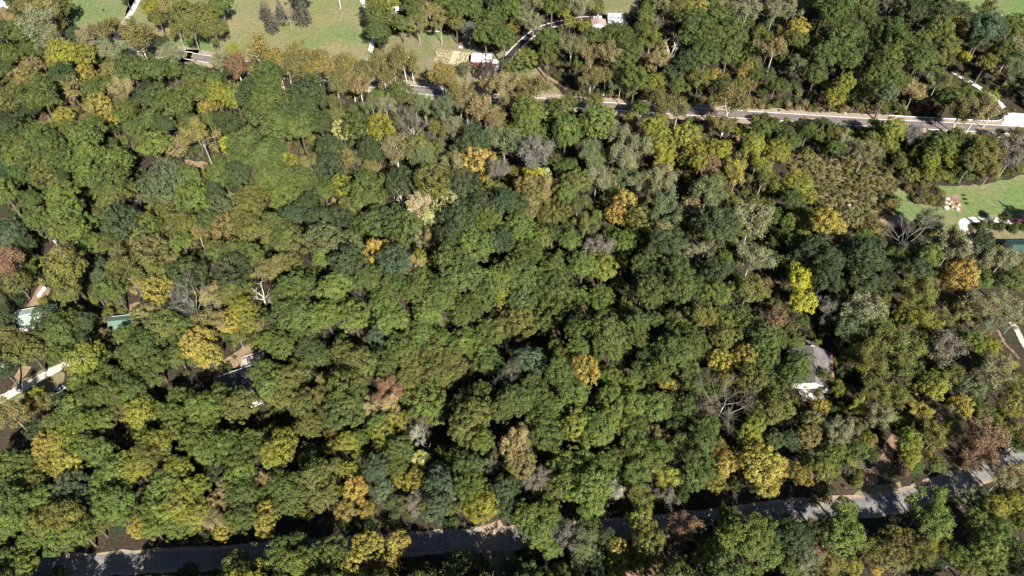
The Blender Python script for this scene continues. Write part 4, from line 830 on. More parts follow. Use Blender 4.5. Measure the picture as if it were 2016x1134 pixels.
# gaps between the crowns: the lesser trees of the wood
for q in ([(1195, 236), (1480, 240), (1720, 256), (1960, 270), (1960, 230), (1720, 222), (1480, 206), (1195, 194)], [(330, 92), (450, 112), (450, 140), (330, 120)], [(810, 165), (860, 170), (860, 192), (810, 188)],
          [(1570, 660), (1650, 660), (1660, 790), (1560, 800)], [(410, 680), (530, 680), (530, 800), (420, 800)], [(30, 560), (110, 560), (110, 640), (30, 645)], [(205, 600), (275, 600), (275, 655), (205, 655)],
          [(1150, 10), (1240, 10), (1240, 60), (1150, 60)], [(930, 95), (1010, 95), (1010, 150), (930, 150)], [(1905, 420), (2016, 420), (2016, 510), (1905, 510)], [(95, 750), (130, 750), (130, 785), (95, 785)],
          [(1900, 225), (2016, 225), (2016, 275), (1900, 275)], [(1685, 940), (1810, 930), (1830, 1000), (1690, 1020)], [(900, 1035), (1015, 1035), (1015, 1134), (960, 1134)], [(760, 10), (800, 10), (800, 40), (760, 40)]):
    SIGHT.append(np.array(q, float))
def seen_free(x, y, z, r):
    d = Vector((x, y, z)) - cam.location; w = d.dot(fwd)
    px = CX + d.x / w * FPX; py = CY - d.dot(upv) / w * FPX; rp = r / w * FPX
    for q in SIGHT:
        if inside(q, px, py): return False
        a = q; e = np.roll(q, -1, 0) - q; t_ = np.clip((((np.array([px, py]) - a) * e).sum(1)) / ((e * e).sum(1) + 1e-9), 0, 1)
        if np.min(np.linalg.norm(a + e * t_[:, None] - [px, py], axis=1)) < rp: return False
    return True
placed = [(t['pos'].x, t['pos'].y, t['R']) for t in TREES]
pa = np.array(placed); added = 0
for _ in range(16000):
    y = RNG.uniform(66, 440); x = RNG.uniform(-1, 1) * (30 + y * .84)
    if not clear(x, y, 4.5): continue
    d2 = np.hypot(pa[:, 0] - x, pa[:, 1] - y); j = int(np.argmin(d2))
    if np.any(d2 < pa[:, 2] * .70 + 2.9): continue
    if not seen_free(x, y, 7.5, 5.0): continue
    near = TREES[j] if j < len(TREES) else RNG.choice(TREES)
    f = RNG.choice('omw') if near['f'] in 'omck' else 'w'; i = RNG.randrange(len(FORMS[f])); R_ = RNG.uniform(3.0, 4.6)
    c = PAL[RNG.choice('GGGLLDO')]; c = tuple(.5 * (p + q) for p, q in zip(c, near['col'][:3]))
    rows.append((Vector((x, y, float(relief(x, y)))), RNG.uniform(0, 6.28), R_, RNG.uniform(.95, 1.25), INDEX[(f, i)], (*c, 1), (*BARKC[f], 1)))
    pa = np.vstack([pa, (x, y, R_)]); added += 1
print('lesser trees', added)
instancer('woodland', rows)
# undergrowth on the wood floor
rows = []
tp = np.array([(t['pos'].x, t['pos'].y) for t in TREES])
while len(rows) < 8000:
    y = RNG.uniform(70, 470); hw = 40 + y * .86
    x = RNG.uniform(-hw, hw)
    if not clear(x, y, .8): continue
    f = RNG.choice('kkkkw'); i = RNG.randrange(len(FORMS[f])); s = RNG.uniform(.8, 2.6) if f == 'k' else RNG.uniform(1.2, 3.0)
    c = PAL[RNG.choice('OOGGDYBSLEO')]; v = RNG.uniform(.7, 1.1)
    rows.append((Vector((x, y, float(relief(x, y)))), RNG.uniform(0, 6.28), s, RNG.uniform(.8, 1.3), INDEX[(f, i)], (c[0] * v, c[1] * v, c[2] * v, 1), (*BARKC[f], 1)))
instancer('undergrowth', rows)
# brush field and the bramble bank by the side lawn
def fill(pxs, n, cols, lo, hi, forms='kkkw'):
    poly = np.array([tuple(flat_at(*p))[:2] for p in pxs]); out = []
    mn, mx = poly.min(0), poly.max(0)
    while len(out) < n:
        x, y = RNG.uniform(mn[0], mx[0]), RNG.uniform(mn[1], mx[1])
        if not inside(poly, x, y): continue
        f = RNG.choice(forms); i = RNG.randrange(len(FORMS[f])); c = PAL[RNG.choice(cols)]; v = RNG.uniform(.7, 1.15)
        out.append((Vector((x, y, 0)), RNG.uniform(0, 6.28), lo * .8 + (hi * 1.7 - lo) * RNG.random() ** 2.6, RNG.uniform(.7, 1.5), INDEX[(f, i)], (c[0] * v, c[1] * v, c[2] * v, 1), (*BARKC[f], 1)))
    return out
rows = fill([(1545, 325), (1600, 300), (1700, 310), (1752, 330), (1766, 372), (1745, 420), (1700, 428), (1610, 420), (1590, 380)], 1500, 'OBTTQYSO', .3, .85)
rows += fill([(1775, 366), (1830, 366), (1860, 392), (1856, 408), (1800, 400)], 260, 'BBOVT', .8, 1.5, 'kkk')
rows += fill([(1740, 300), (1990, 330), (2016, 340), (1900, 358), (1780, 356)], 350, 'OGOYB', .8, 1.9)
rows += fill([(1100, 188), (1240, 200), (1450, 214), (1700, 226), (1850, 232), (1850, 222), (1700, 208), (1450, 196), (1240, 184)], 420, 'BOTTRG', .7, 1.6)
rows += fill([(1480, 240), (1700, 256), (1900, 272), (2016, 280), (2016, 300), (1700, 290), (1480, 268)], 330, 'OGYOB', .8, 1.9)
instancer('brush', rows)

# ------------------------------------------------------------------ buildings
M_GREYROOF = mat('grey_metal_roof', (0.25, 0.265, 0.275), 0.55, (.6, .12), .4, second=[((0.21, .225, .235), .25, .5, .6)])
M_WHITE = mat('white_siding', (0.74, 0.73, 0.70), 0.7, (1.2, .06), .3)
M_WHITEROOF = mat('white_metal_roof', (0.76, 0.74, 0.71), 0.5, (.5, .06), .4)
M_PINKROOF = mat('brown_shingles', (0.30, 0.225, 0.20), 0.9, (2.5, .18), .2, .3, 6)
M_REDWALL = mat('red_siding', (0.22, 0.075, 0.06), 0.8, (1.5, .12), .2)
M_SHINGLE = mat('grey_shingles', (0.12, 0.108, 0.108), 0.9, (1.2, .2), .2, .4, 5, second=[((0.15, .14, .14), .3, .5, .7)])
M_DARKSH = mat('dark_shingles', (0.055, 0.055, 0.06), 0.9, (1.2, .2), .2, .4, 5)
M_MINT = mat('mint_metal_roof', (0.34, 0.43, 0.36), 0.7, (.5, .1), .2)
M_GREENROOF = mat('green_metal_roof', (0.10, 0.165, 0.13), 0.7, (.5, .1), .2)
M_TEAL = mat('teal_metal_roof', (0.028, 0.066, 0.060), 0.7, (.5, .1), .2)
M_BRICK = mat('orange_brick', (0.38, 0.16, 0.08), 0.85, (2.0, .2), .2)
M_GLASS = mat('window_glass', (0.02, 0.025, 0.03), 0.1, None, .6)
M_WOOD = mat('deck_timber', (0.34, 0.29, 0.25), 0.85, (2.0, .2), .2)
M_STONE = mat('pale_stone', (0.42, 0.37, 0.31), 0.9, (1.5, .2), .2, .4, 3)
M_TANST = mat('tan_stone', (0.36, 0.27, 0.18), 0.9, (1.5, .2), .2, .4, 3)
M_STEEL = mat('galvanised_steel', (0.62, 0.62, 0.60), 0.45, None, .5, metallic=.2)
M_RUBBER = mat('tyre_rubber', (0.02, 0.02, 0.02), 0.8)
M_BALE = mat('hay', (0.46, 0.36, 0.18), 0.95, (4.0, .25), .1, .5, 8)
M_DARK = mat('dark_timber', (0.06, 0.05, 0.045), 0.9, (2, .2), .2)

def gable(name, label, c, rz, L, W, hw, rise, roofm, wallm, cat='house', over=.45, ribs=0, openings=(), chimney=None, trim=None, group=None):
    """house along its own x: length L, width W, wall height hw, roof rise; openings: (side, along, width, sill, height, kind)"""
    c = Vector((c.x, c.y, float(relief(c.x, c.y))))
    root = empty(name, c, rz); tag(root, label, cat, group)
    w = MB(); t = .18
    x, y = L / 2, W / 2
    w.add([(-x, -y, 0), (x, -y, 0), (x, y, 0), (-x, y, 0), (-x, -y, hw), (x, -y, hw), (x, y, hw), (-x, y, hw), (-x, 0, hw + rise), (x, 0, hw + rise)],
          [(0, 1, 5, 4), (2, 3, 7, 6), (1, 2, 6, 9, 5), (3, 0, 4, 8, 7), (4, 5, 9, 8), (6, 7, 8, 9), (0, 3, 2, 1)])
    w.build('wall', wallm, root)
    sl = rise / y
    for s in (-1, 1):
        r = MB(); e = y + over; ze = hw - over * sl + .06; zr = hw + rise + .06
        r.prism([(-x - over, s * e, ze + .12), (x + over, s * e, ze + .12), (x + over, s * .02, zr + .12), (-x - over, s * .02, zr + .12)], .12)
        ro = r.build('roof', roofm, root)
        if ribs:
            rb = MB(); n = int((L + 2 * over) / ribs)
            for i in range(n + 1):
                q = -x - over + .04 + (L + 2 * over - .08) * i / n
                a = Vector((q, s * e, ze + .125)); b = Vector((q, s * .05, zr + .125))
                rb.tube(a, b, .035, .035, 4)
            tag(rb.build('standing_seams', roofm, ro), kind='stuff')
        if trim:
            tb = MB(); tb.box((0, s * (e + .05), ze + .08), (L + 2 * over, .55 if trim is M_BRICK else .1, .22)); tb.build('gutter', trim, ro)
    cap = MB(); cap.box((0, 0, hw + rise + .2), (L + 2 * over, .3, .07)); cap.build('ridge_cap', roofm, root)
    for side, q, ow, sill, oh, kind in openings:
        m = MB(); fr = MB()
        if side in 'sn':
            s = -1 if side == 's' else 1; fr.box((q, s * (y + .02), sill + oh / 2), (ow + .2, .08, oh + .2)); m.box((q, s * (y + .05), sill + oh / 2), (ow, .08, oh))
        else:
            s = -1 if side == 'w' else 1; fr.box((s * (x + .02), q, sill + oh / 2), (.08, ow + .2, oh + .2)); m.box((s * (x + .05), q, sill + oh / 2), (.08, ow, oh))
        if kind == 'window':
            f = fr.build('window', M_WHITE, root); m.build('pane', M_GLASS, f)
        else:
            f = m.build('door', M_WHITE if kind == 'garage' else M_DARK, root)
            hb = MB(); hb.box((q + ow * .35, s * (y + .13), sill + 1.0), (.12, .08, .12)) if side in 'sn' else hb.box((s * (x + .13), q + ow * .35, sill + 1.0), (.08, .12, .12)); hb.build('handle', M_STEEL, f)
    if chimney:
        cx_, cy_, cs, ch = chimney
        cb = MB(); cb.box((cx_, cy_, (hw + rise + ch) / 2), (cs, cs, hw + rise + ch)); co = cb.build('chimney', M_STONE, root)
        cc = MB(); cc.box((cx_, cy_, hw + rise + ch + .08), (cs + .2, cs + .2, .16)); cc.build('chimney_cap', M_DARK, co)
    return root
# white house at the top
H1 = gable('house', 'white house with a grey metal roof at the top of the black driveway', at(1212, 43.5, 0), R(0), 10.6, 9.5, 3.6, 2.4, M_GREYROOF, M_WHITE, ribs=.9,
           openings=[('s', -2.4, 1.1, 0.1, 2.1, 'door'), ('s', -.4, 1.0, 1.1, 1.2, 'window'), ('s', 2.2, 1.4, 1.1, 1.2, 'window'), ('e', 0, 1.2, 1.1, 1.2, 'window')], chimney=(1.2, -3.9, .5, -.9))
gable('garage', 'low brown-roofed outbuilding beside the white house', at(1177, 52, 0), R(90), 7.0, 8.6, 2.5, 1.6, M_PINKROOF, M_WHITE, cat='outbuilding', trim=M_WHITE, openings=[('n', 0, 2.4, 0, 2.1, 'garage')])
gable('shed', 'long shed with white metal roof and red walls beside the garden plot', at(949, 121, 0), R(-5), 11.0, 8.0, 2.6, 1.7, M_WHITEROOF, M_REDWALL, cat='shed', ribs=.9, trim=M_WHITE,
      openings=[('e', 0, 3.0, 0.02, 2.3, 'garage'), ('s', -2.5, 1.0, .9, 1.0, 'window'), ('s', 3.2, 1.0, .05, 2.0, 'door')])
# grey shingle house at the right of the wood
e1, e2 = at(1637, 695, 3.1), at(1643, 769, 3.1)
r1 = at(1601, 672, 6.4)
dv = (e2 - e1); ang = math.atan2(dv.y, dv.x); Lh = dv.length
nrm_ = Vector((-dv.y, dv.x, 0)).normalized()
half = abs((r1 - e1).dot(nrm_))
side = 1 if (r1 - e1).dot(nrm_) > 0 else -1
mid = (e1 + e2) / 2 + nrm_ * side * half
H2 = gable('house', 'house with grey shingle roof and pale chimney among the trees', Vector((mid.x, mid.y, 0)), ang, Lh - .6, (half - .45) * 2, 3.0, 2.9, M_SHINGLE, M_WHITE, trim=M_BRICK,
           openings=[('e', -2.5, 1.2, 1.0, 1.2, 'window'), ('e', 2.5, 1.8, .05, 2.1, 'door'), ('s', -4, 1.4, 1, 1.2, 'window'), ('s', 2, 1.4, 1, 1.2, 'window'), ('n', -4, 1.4, 1, 1.2, 'window'), ('n', 2, 1.4, 1, 1.2, 'window')],
           chimney=(-Lh / 2 - .1, -.2, 1.5, .9))
gable('garage', 'flat grey roof wing tucked against the chimney of the shingle house', at(1585, 690, 0), ang + R(90), 7.5, 5.5, 2.8, .7, M_SHINGLE, M_WHITE, cat='outbuilding')
# deck with white furniture at its foot
def deck(name, label, corner, u, v, nplank, z, rail=True, posts=True):
    c = Vector((corner.x, corner.y, float(relief(corner.x, corner.y)))); root = empty(name, c); tag(root, label, 'deck')
    un, vn = u.normalized(), v.normalized(); a = math.atan2(un.y, un.x)
    pw = v.length / nplank
    me = None
    for i in range(nplank):
        if me is None:
            b = MB(); b.box((0, 0, 0), (u.length, pw - .05, .05)); o = b.build('plank', M_WOOD, root); me = o.data
        else: o = link(bpy.data.objects.new('plank', me), root)
        o.location = u / 2 + vn * pw * (i + .5) + Vector((0, 0, z)); o.rotation_euler = (0, 0, a)
    f = MB()
    for q in (.03, .97):
        for w in (.05, .5, .95): f.box(u * w + v * q + Vector((0, 0, z / 2 - .05)), (.15, .15, z), a)
    f.box(u / 2 + v * .03 + Vector((0, 0, z - .15)), (u.length, .08, .2), a); f.box(u / 2 + v * .97 + Vector((0, 0, z - .15)), (u.length, .08, .2), a)
    f.build('frame', M_DARK, root)
    if rail:
        for q in (0.0, 1.0):
            r = MB(); r.box(u / 2 + v * q + Vector((0, 0, z + .95)), (u.length, .14, .06), a); rl = r.build('railing', M_WHITE, root)
            for w in (0.02, .2, .4, .6, .8, .98):
                b = MB(); b.box(u * w + v * q + Vector((0, 0, z + .47)), (.1, .1, .95), a); b.build('post', M_WOOD, rl)
    return root
d0, d1, d2 = at(476, 708, 1.6), at(522, 692, 1.6), at(492, 717, 1.6)
deck('deck', 'timber deck with pale rails behind the shaded grey roof', d0, Vector((d1.x - d0.x, d1.y - d0.y, 0)), Vector((0.6, -5.0, 0)), 16, 1.6)
q0 = at(1581, 790, .6)
deck('deck', 'small shaded deck at the foot of the grey shingle house', Vector((q0.x, q0.y, 0)), Vector((8.6, 0.8, 0)), Vector((-.6, 5.0, 0)), 14, .6, rail=False)
def patio_set(label, p, z):
    root = empty('patio_table', Vector((p.x, p.y, z)), .3); tag(root, label, 'table')
    b = MB(); b.tube((0, 0, .7), (0, 0, .76), .8, .8, 16); b.build('table_top', M_WHITE, root)
    b = MB(); b.tube((0, 0, 0), (0, 0, .7), .07, .06, 8); b.build('pedestal', M_WHITE, root)
    b = MB(); b.tube((0, 0, 0), (0, 0, .04), .35, .3, 12); b.build('foot', M_WHITE, root)
def chair(label, p, z, rz, m):
    root = empty('patio_chair', Vector((p.x, p.y, z)), rz); tag(root, label, 'chair', 'patio chairs on the shaded deck')
    b = MB(); b.box((0, 0, .45), (.6, .6, .06)); b.build('seat', m, root)
    b = MB(); b.box((0, .3, .8), (.6, .06, .65)); b.build('backrest', m, root)
    for sx in (-1, 1):
        for sy in (-1, 1):
            b = MB(); b.box((sx * .26, sy * .26, .21), (.05, .05, .42)); b.build('leg', m, root)
patio_set('round white patio table on the deck below the grey roof', q0 + Vector((3.2, 2.2, 0)), .66)
chair('white patio chair nearest the great oak on the shaded deck', q0 + Vector((1.6, 2.2, 0)), .66, R(100), M_WHITE)
chair('black patio chair behind the white table on the shaded deck', q0 + Vector((3.4, 3.8, 0)), .66, 0, M_DARK)
chair('black patio chair nearest the gold sapling on the shaded deck', q0 + Vector((5.2, 2.4, 0)), .66, R(-80), M_DARK)
# shaded grey-roofed house left of the middle
h0, h1 = at(431, 758, 5.6), at(520, 726, 5.6)
hv = h1 - h0
gable('house', 'shaded house with dark grey roof half hidden below the timber deck', Vector(((h0.x + h1.x) / 2, (h0.y + h1.y) / 2, 0)), math.atan2(hv.y, hv.x), hv.length, 11, 3.0, 2.6, M_DARKSH, M_WHITE,
      openings=[('s', -3, 1.4, 1, 1.2, 'window'), ('s', 3, 1.4, 1, 1.2, 'window'), ('w', 0, 1.4, 1, 1.2, 'window')], trim=M_WHITE)
gable('house', 'house with mint-green metal roof under the olive oak', at(76, 632, 0), R(14), 15, 9.5, 3.0, 2.0, M_MINT, M_WHITE, ribs=.9, trim=M_WHITE, openings=[('w', 0, 1.3, 1, 1.2, 'window'), ('n', 2, 1.3, 1, 1.2, 'window')])
gable('house', 'small house with dark green metal roof shaded by trees', at(246, 644, 0), R(8), 9, 7, 2.9, 1.6, M_GREENROOF, M_WHITE, ribs=.9, trim=M_WHITE, openings=[('e', 0, 1.2, 1, 1.2, 'window')])
gable('house', 'shaded dark house with white trim beside the gravel track', at(12, 704, 0), R(-38), 10, 7, 2.8, 1.8, M_DARKSH, M_WHITE, trim=M_WHITE, openings=[('e', 0, 1.2, 1, 1.2, 'window')])
gable('house', 'teal metal roof showing at the edge below the juniper row', at(2022, 497, 0), R(0), 18, 9, 3.0, 1.9, M_TEAL, M_WHITE, ribs=.9, trim=M_TEAL, openings=[('w', 0, 1.2, 1, 1.2, 'window')])
gable('shed', 'small white-roofed shed among trees behind the garden lawn', at(775, 24, 0), R(10), 6, 4.2, 2.3, 1.1, M_WHITEROOF, M_WHITE, cat='shed', openings=[('s', 0, 1.2, .05, 1.9, 'door')])

# ------------------------------------------------------------------ vehicles
def car(label, p, rz, paint, truck=False):
    root = empty('parked_truck' if truck else 'parked_car', Vector((p.x, p.y, .1)), rz); tag(root, label, 'truck' if truck else 'car')
    L, W = (5.4, 1.95) if truck else (4.5, 1.8)
    body = MB()
    prof = [(-L / 2, .35), (-L / 2, .85), (-L / 2 + .15, .98), (L / 2 - 1.3, 1.0), (L / 2 - .15, .82), (L / 2, .6), (L / 2, .32)]
    n = len(prof)
    vs = [(x, s * W / 2 * (1.0 if z < .9 else .95), z) for s in (-1, 1) for x, z in prof]
    body.add(vs, [tuple(range(n)), tuple(reversed(range(n, 2 * n)))] + [(i, n + i, n + (i + 1) % n, (i + 1) % n) for i in range(n)])
    body.build('body', paint, root, bevel=.06)
    cab = MB(); x0, x1, x2, x3 = (-.5, -.3, .9, 1.5) if truck else (-1.9, -1.3, .5, 1.2)
    cab.add([(x0, -.82, .98), (x3, -.82, .98), (x2, -.66, 1.5), (x1, -.66, 1.5), (x0, .82, .98), (x3, .82, .98), (x2, .66, 1.5), (x1, .66, 1.5)],
            [(0, 1, 2, 3), (7, 6, 5, 4), (3, 2, 6, 7), (1, 5, 6, 2), (0, 3, 7, 4)])
    g = cab.build('windows', M_GLASS, root)
    tp_ = MB(); tp_.box(((x1 + x2) / 2, 0, 1.52), (x2 - x1 + .06, 1.36, .06)); tp_.build('cab_roof', paint, root, bevel=.02)
    if truck:
        bed = MB(); bed.box((-1.65, 0, 1.0), (1.9, 1.5, .06)); bed.build('truck_bed', M_DARK, root)
    for sx in (-1, 1):
        for sy in (-1, 1):
            t = MB(); t.tube((sx * L * .3, sy * (W / 2 - .2), .33), (sx * L * .3, sy * (W / 2 + .02), .33), .34, .34, 14)
            w = t.build('wheel', M_RUBBER, root); r = MB(); r.tube((sx * L * .3, sy * (W / 2 + .02), .33), (sx * L * .3, sy * (W / 2 + .04), .33), .2, .2, 10); r.build('rim', M_STEEL, w)
        hl = MB()
    for sy in (-1, 1):
        hl = MB(); hl.box((L / 2 - .03, sy * W * .36, .68), (.1, .34, .16)); hl.build('headlight', M_STEEL, root)
    ws = MB(); ws.box((L / 2, 0, .42), (.12, W * .95, .16)); ws.build('bumper', M_DARK, root)
    return root
M_RED = mat('red_paint', (0.45, 0.02, 0.05), .3, None, .5); M_WPAINT = mat('white_paint', (.78, .78, .77), .3, None, .5); M_SILVER = mat('silver_paint', (.55, .56, .57), .35, None, .5); M_BLACKP = mat('black_paint', (.02, .02, .022), .3, None, .5)
car('red car parked where the gravel loop passes the juniper row', at(2001, 437.5, 0), R(176), M_RED)
car('white pickup truck parked on the blacktop beside the white house', at(1176, 34.5, 0), R(3), M_WPAINT, True)
car('black car parked just beyond the white pickup by the house', at(1186, 32.5, 0), R(8), M_BLACKP)
car('silver pickup truck half under a tree beside the gravel track', at(118, 770, 0), R(42), M_SILVER, True)
car('white car glimpsed between crowns below the shaded grey roof', at(506, 796, 0), R(30), M_WPAINT)

# ------------------------------------------------------------------ small things on the lawns and by the roads
def post(name, label, p, h, r, m, cat='pole', lean=0.0, arm=False):
    root = empty(name, Vector((p.x, p.y, 0))); tag(root, label, cat)
    b = MB(); b.tube((0, 0, 0), (lean, lean * .4, h), r, r * .8, 8); b.build('shaft', m, root)
    b = MB()
    if arm: b.box((0, 0, h * .62), (.55, .4, .7)); b.build('meter_box', M_STEEL, root)
    else: b.box((lean, lean * .4, h + .05), (r * 2.6, r * 2.6, .1)); b.build('cap', m, root)
post('pole', 'white pole with a box standing on the garden lawn', at(771, 113, 0), 5.2, .22, M_WHITE, arm=True)
post('pole', 'tall pale pole in the green meadow beside the gravel lane', at(671, 17, 0), 7.5, .16, M_WHITE)
post('post', 'dark leaning post by the dirt path at the grey tree', at(1102, 177, 0), 4.2, .2, M_DARK, 'post', -.9)
post('marker_post', 'short white marker post on the side lawn', at(1781, 431, 0), 1.1, .16, M_WHITE, 'post')
post('road_marker', 'small white marker on the highway verge', at(1663, 225.5, 0), 1.0, .2, M_WHITE, 'post')
# gas tank
p = at(84, 578, 0); root = empty('gas_tank', Vector((p.x, p.y, 0)), R(80)); tag(root, 'long white gas tank on the tan yard above the mint-green roof', 'tank')
b = MB()
prev = None
for i in range(13):
    u = -1 + 2 * i / 12; x = u * 2.9; r = .72 * (1 - max(0, (abs(u) - .78) / .22) ** 2.4) ** .5 + .02
    if prev: b.tube((prev[0], 0, 1.05), (x, 0, 1.05), prev[1], r, 16, cap=(i in (1, 12)))
    prev = (x, r)
b.build('shell', M_WHITE, root, True)
for sx in (-1, 1):
    b = MB(); b.box((sx * 1.7, 0, .22), (.3, 1.1, .44)); b.build('saddle', M_CONC, root)
b = MB(); b.tube((0, 0, 1.75), (0, 0, 2.0), .22, .2, 10); b.build('valve_dome', M_STEEL, root)
# bales
for px, py, lab in ((1946, 2.5, 'round hay bale at the pasture edge cut by the frame'), (1968.5, 35, 'round hay bale by the hedge on the pasture')):
    p = at(px, py, 0); root = empty('hay_bale', Vector((p.x, p.y, 0)), R(25)); tag(root, lab, 'hay bale', 'round hay bales on the pasture')
    b = MB(); b.tube((-.9, 0, .98), (.9, 0, .98), 1.0, 1.0, 20); b.build('bale_roll', M_BALE, root, bevel=.12)
    b = MB()
    for k in (-.5, 0, .5): b.tube((k - .02, 0, .98), (k + .02, 0, .98), 1.012, 1.012, 20)
    b.build('twine', M_WHITE, root)
# garden plot with rows
gp = [(861, 95), (928, 104.5), (912.5, 128.5), (853, 122)]
sheet('garden_plot', gp, M_STRAW, .05, seed=41, amp=.3, step=2)
M_CROP = mat('withered_crop', (0.17, 0.17, 0.075), .95, (2, .3), .1)
A, B, C_, D_ = (flat_at(*q) for q in gp)
grow = []
for i in range(22):
    u = (i + .5) / 22
    if .50 < u < .68: continue
    for j in range(20):
        if RNG.random() < (.9 if u < .5 else .6):
            v = (j + RNG.uniform(.1, .9)) / 20; q = (A * (1 - u) + B * u) * (1 - v) + (D_ * (1 - u) + C_ * u) * v
            c = PAL[RNG.choice('OGSPOS')]; i_ = RNG.randrange(5)
            grow.append((Vector((q.x, q.y, .05)), RNG.uniform(0, 6), RNG.uniform(.26, .46), .8, INDEX[('k', i_)], (*c, 1), (*BARKC['k'], 1)))
instancer('garden_rows', grow)
# garden cart
p = at(908, 95, 0); root = empty('garden_cart', Vector((p.x, p.y, 0)), R(-12)); tag(root, 'white covered garden cart on the lawn behind the garden plot', 'cart')
b = MB(); b.box((0, 0, 1.1), (2.8, 1.9, .12), 0, R(8)); b.build('cover', M_WHITE, root, bevel=.04)
b = MB(); b.box((0, 0, .62), (2.5, 1.5, .5)); b.build('cart_box', M_SILVER, root)
b = MB(); b.box((1.9, -.1, .45), (1.2, .1, .1)); b.build('drawbar', M_STEEL, root)
for s in (-1, 1):
    b = MB(); b.tube((0, s * .8, .35), (0, s * 1.0, .35), .35, .35, 12); b.build('wheel', M_RUBBER, root)
# logs and brush heap on the lawn's far edge
p = at(861, 62.3, 0)
b = MB(); b.tube((-4.6, .2, .3), (4.8, -.35, .3), .28, .2, 8); tag(b.build('log', mat('pale_wood', (.55, .48, .38), .9, (2, .15), .1), None), 'long pale log lying at the back of the garden lawn', 'log').location = (p.x, p.y, 0)
M_PALE = bpy.data.materials['pale_wood']
hp = at(853, 58, 0); hroot = empty('wood_heap', Vector((hp.x, hp.y, 0))); tag(hroot, 'heap of pale cut limbs behind the long log', 'wood heap')
for i in range(11):
    b = MB(); a = RNG.uniform(0, 3.14); l = RNG.uniform(1, 2.4); d = Vector((math.cos(a), math.sin(a), RNG.uniform(-.1, .25))) * l; c = Vector((RNG.uniform(-3.5, 3.5), RNG.uniform(-1.2, 1.2), .3 + RNG.uniform(0, .5)))
    b.tube(c - d / 2, c + d / 2, .16, .1, 6); b.build('limb', M_PALE, hroot)
# rubble by the side lawn
def boulder(name, label, p, s, m, seed, group=None):
    rr = random.Random(seed); bm = bmesh.new(); bmesh.ops.create_icosphere(bm, subdivisions=2, radius=1)
    ax = (rr.uniform(.8, 1.3), rr.uniform(.7, 1.1), rr.uniform(.5, .75))
    for v in bm.verts: v.co = Vector((v.co.x * ax[0], v.co.y * ax[1], v.co.z * ax[2])) * s * rr.uniform(.86, 1.12)
    me = bpy.data.meshes.new(name); bm.to_mesh(me); bm.free(); me.materials.append(m)
    o = link(bpy.data.objects.new(name, me)); o.location = Vector((p.x, p.y, s * .35 + .05)); o.rotation_euler = (0, 0, rr.uniform(0, 6))
    return tag(o, label, 'boulder', group)
G_ = 'stones of the rubble pile'
for i, (px, py, s, m, lab) in enumerate([(1862, 410.5, 1.25, M_CONC, 'white boulder at the near end of the rubble pile'), (1864.5, 392.5, 1.15, M_STONE, 'pale flat stone at the far end of the rubble pile'),
        (1862, 400, .85, M_CONC, 'greyish stone between the white boulder and pale flat stone'), (1871.5, 398.5, .95, M_TANST, 'yellowish tan stone in the middle of the rubble pile'),
        (1868, 402, .8, M_STONE, 'small pale stone before the yellowish tan stone'), (1875, 408, 1.0, M_TANST, 'tan stone where the rubble spills onto grass'), (1884, 412, 1.1, M_STONE, 'outlying pale stone on the sandy strip'),
        (1887, 404, .9, M_TANST, 'outlying tan stone on the sandy strip')]):
    boulder('boulder', lab, at(px, py, 0), s, m, 500 + i, G_)
boulder('boulder', 'pale tan boulder in the brown brush field', at(1671, 406, .5), 1.5, M_STONE, 521); boulder('boulder', 'broken pale boulder beside the tan one in the brush', at(1678, 409, .5), 1.1, M_TANST, 522)
boulder('boulder', 'pale stone before the teal roof beside a taller stone', at(1983, 480, 0), .9, M_STONE, 523); boulder('boulder', 'taller tan stone before the teal roof', at(1997, 479, 0), 1.1, M_TANST, 524)
# slim bush on the side lawn, junipers by the loop
def plant(f, col, px, py, s, label, sz=1.0, ground=True, name=None, cat='bush'):
    p = at(px, py, 0); n = name or KIND[f]; root = empty(n, p, RNG.uniform(0, 6), (s, s, s * sz)); tag(root, label, cat, GROUP[KIND[f]])
    tr, cr, _ = FORMS[f][RNG.randrange(len(FORMS[f]))]
    o = link(bpy.data.objects.new('stems' if f == 'k' else 'trunk', tr), root); o.color = (*BARKC[f], 1)
    o = link(bpy.data.objects.new('foliage' if f == 'k' else 'crown', cr), root); o.color = (*PAL[col], 1)
for px, py, s, lab in ((1929, 450, 2.6, 'juniper at the bend end of the row by the gravel loop'), (1945, 446, 2.3, 'juniper second from the bend in the row by the loop'), (1967, 451, 2.6, 'middle juniper of the row by the gravel loop'), (1992, 455, 2.6, 'dark juniper of the row just before the red car'), (2012, 451, 2.6, 'juniper of the row cut by the frame edge')):
    plant('j', 'G', px, py, s, lab, 1.15, cat='conifer')
plant('p', 'D', 2030, 446, 4.2, 'tall dark conifer shading the lawn beside the red car', cat='conifer')
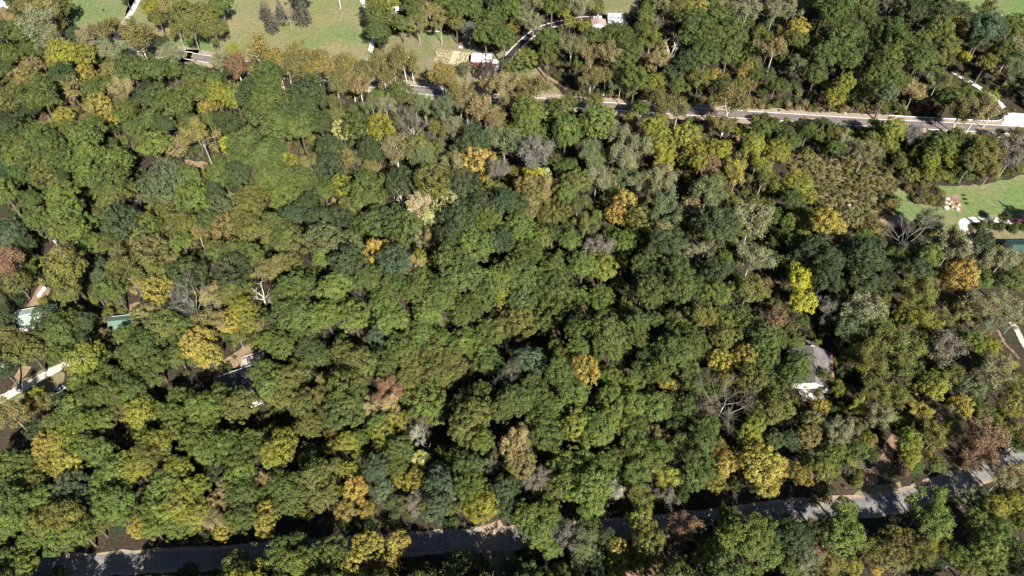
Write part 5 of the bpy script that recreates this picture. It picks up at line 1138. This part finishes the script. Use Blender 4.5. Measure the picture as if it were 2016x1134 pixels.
plant('k', 'D', 1897, 386, .8, 'first tiny dark bush of the slim line on the side lawn'); plant('k', 'D', 1900, 394, .9, 'middle dark bush of the slim line on the side lawn'); plant('k', 'O', 1903.5, 402, .9, 'last brownish bush of the slim line on the side lawn')
plant('k', 'D', 157, 15, 1.0, 'dark dot of a bush on the small top lawn by the olive tree'); plant('k', 'D', 204, 22, 1.0, 'dark dot of a bush in the middle of the small top lawn')
# guardrail along the far edge of the highway
def guardrail(label, px, name='guardrail'):
    ln = smooth_line(px, 24); root = empty(name, ln[0].copy()); tag(root, label, 'guardrail'); o0 = ln[0]
    b = MB()
    for i in range(len(ln) - 1):
        for z in (.55, .72): b.tube(ln[i] - o0 + Vector((0, 0, z)), ln[i + 1] - o0 + Vector((0, 0, z)), .10, .10, 5)
    tag(b.build('rail', M_STEEL, root), None)
    for i in range(0, len(ln), 2):
        b = MB(); b.box(ln[i] - o0 + Vector((0, 0.16, .4)), (.15, .12, .8)); b.build('post', M_WOOD, root)
guardrail('pale guardrail along the far edge of the highway', [(1750, 229), (1800, 232), (1858, 235), (1920, 238.5), (1950, 240)])
guardrail('curved end of guardrail beside the white gravel apron', [(1952, 240), (1962, 239.3), (1971, 237), (1976.5, 231), (1977, 225), (1973, 220.5)])
# white box under the sapling
p = at(992, 1127, 0); root = empty('utility_box', Vector((p.x, p.y, 0))); tag(root, 'white box with teal lid on the grass under the lime sapling', 'box')
b = MB(); b.box((0, -.2, .4), (.95, 1.0, .8)); b.build('box_body', M_WHITE, root, bevel=.04)
b = MB(); b.box((0, .55, .45), (.9, .5, .9)); b.build('lid', mat('teal_plastic', (.25, .55, .50), .5), root, bevel=.03)
# broken bole leaning over the tan ground
p = at(119, 494, 0); root = empty('broken_trunk', Vector((p.x, p.y, 0))); tag(root, 'broken bare trunk leaning at the edge of the tan clearing', 'trunk')
b = MB(); b.tube((0, 0, -.1), (-.6, 1.2, 6.0), .55, .42, 9); b.build('bole', mat('weathered_wood', (.33, .28, .24), .9, (3, .2), .1), root, True)
b = MB(); b.tube((-.2, .5, 2.6), (.9, .6, 3.8), .18, .08, 6); b.build('stub', bpy.data.materials['weathered_wood'], root)
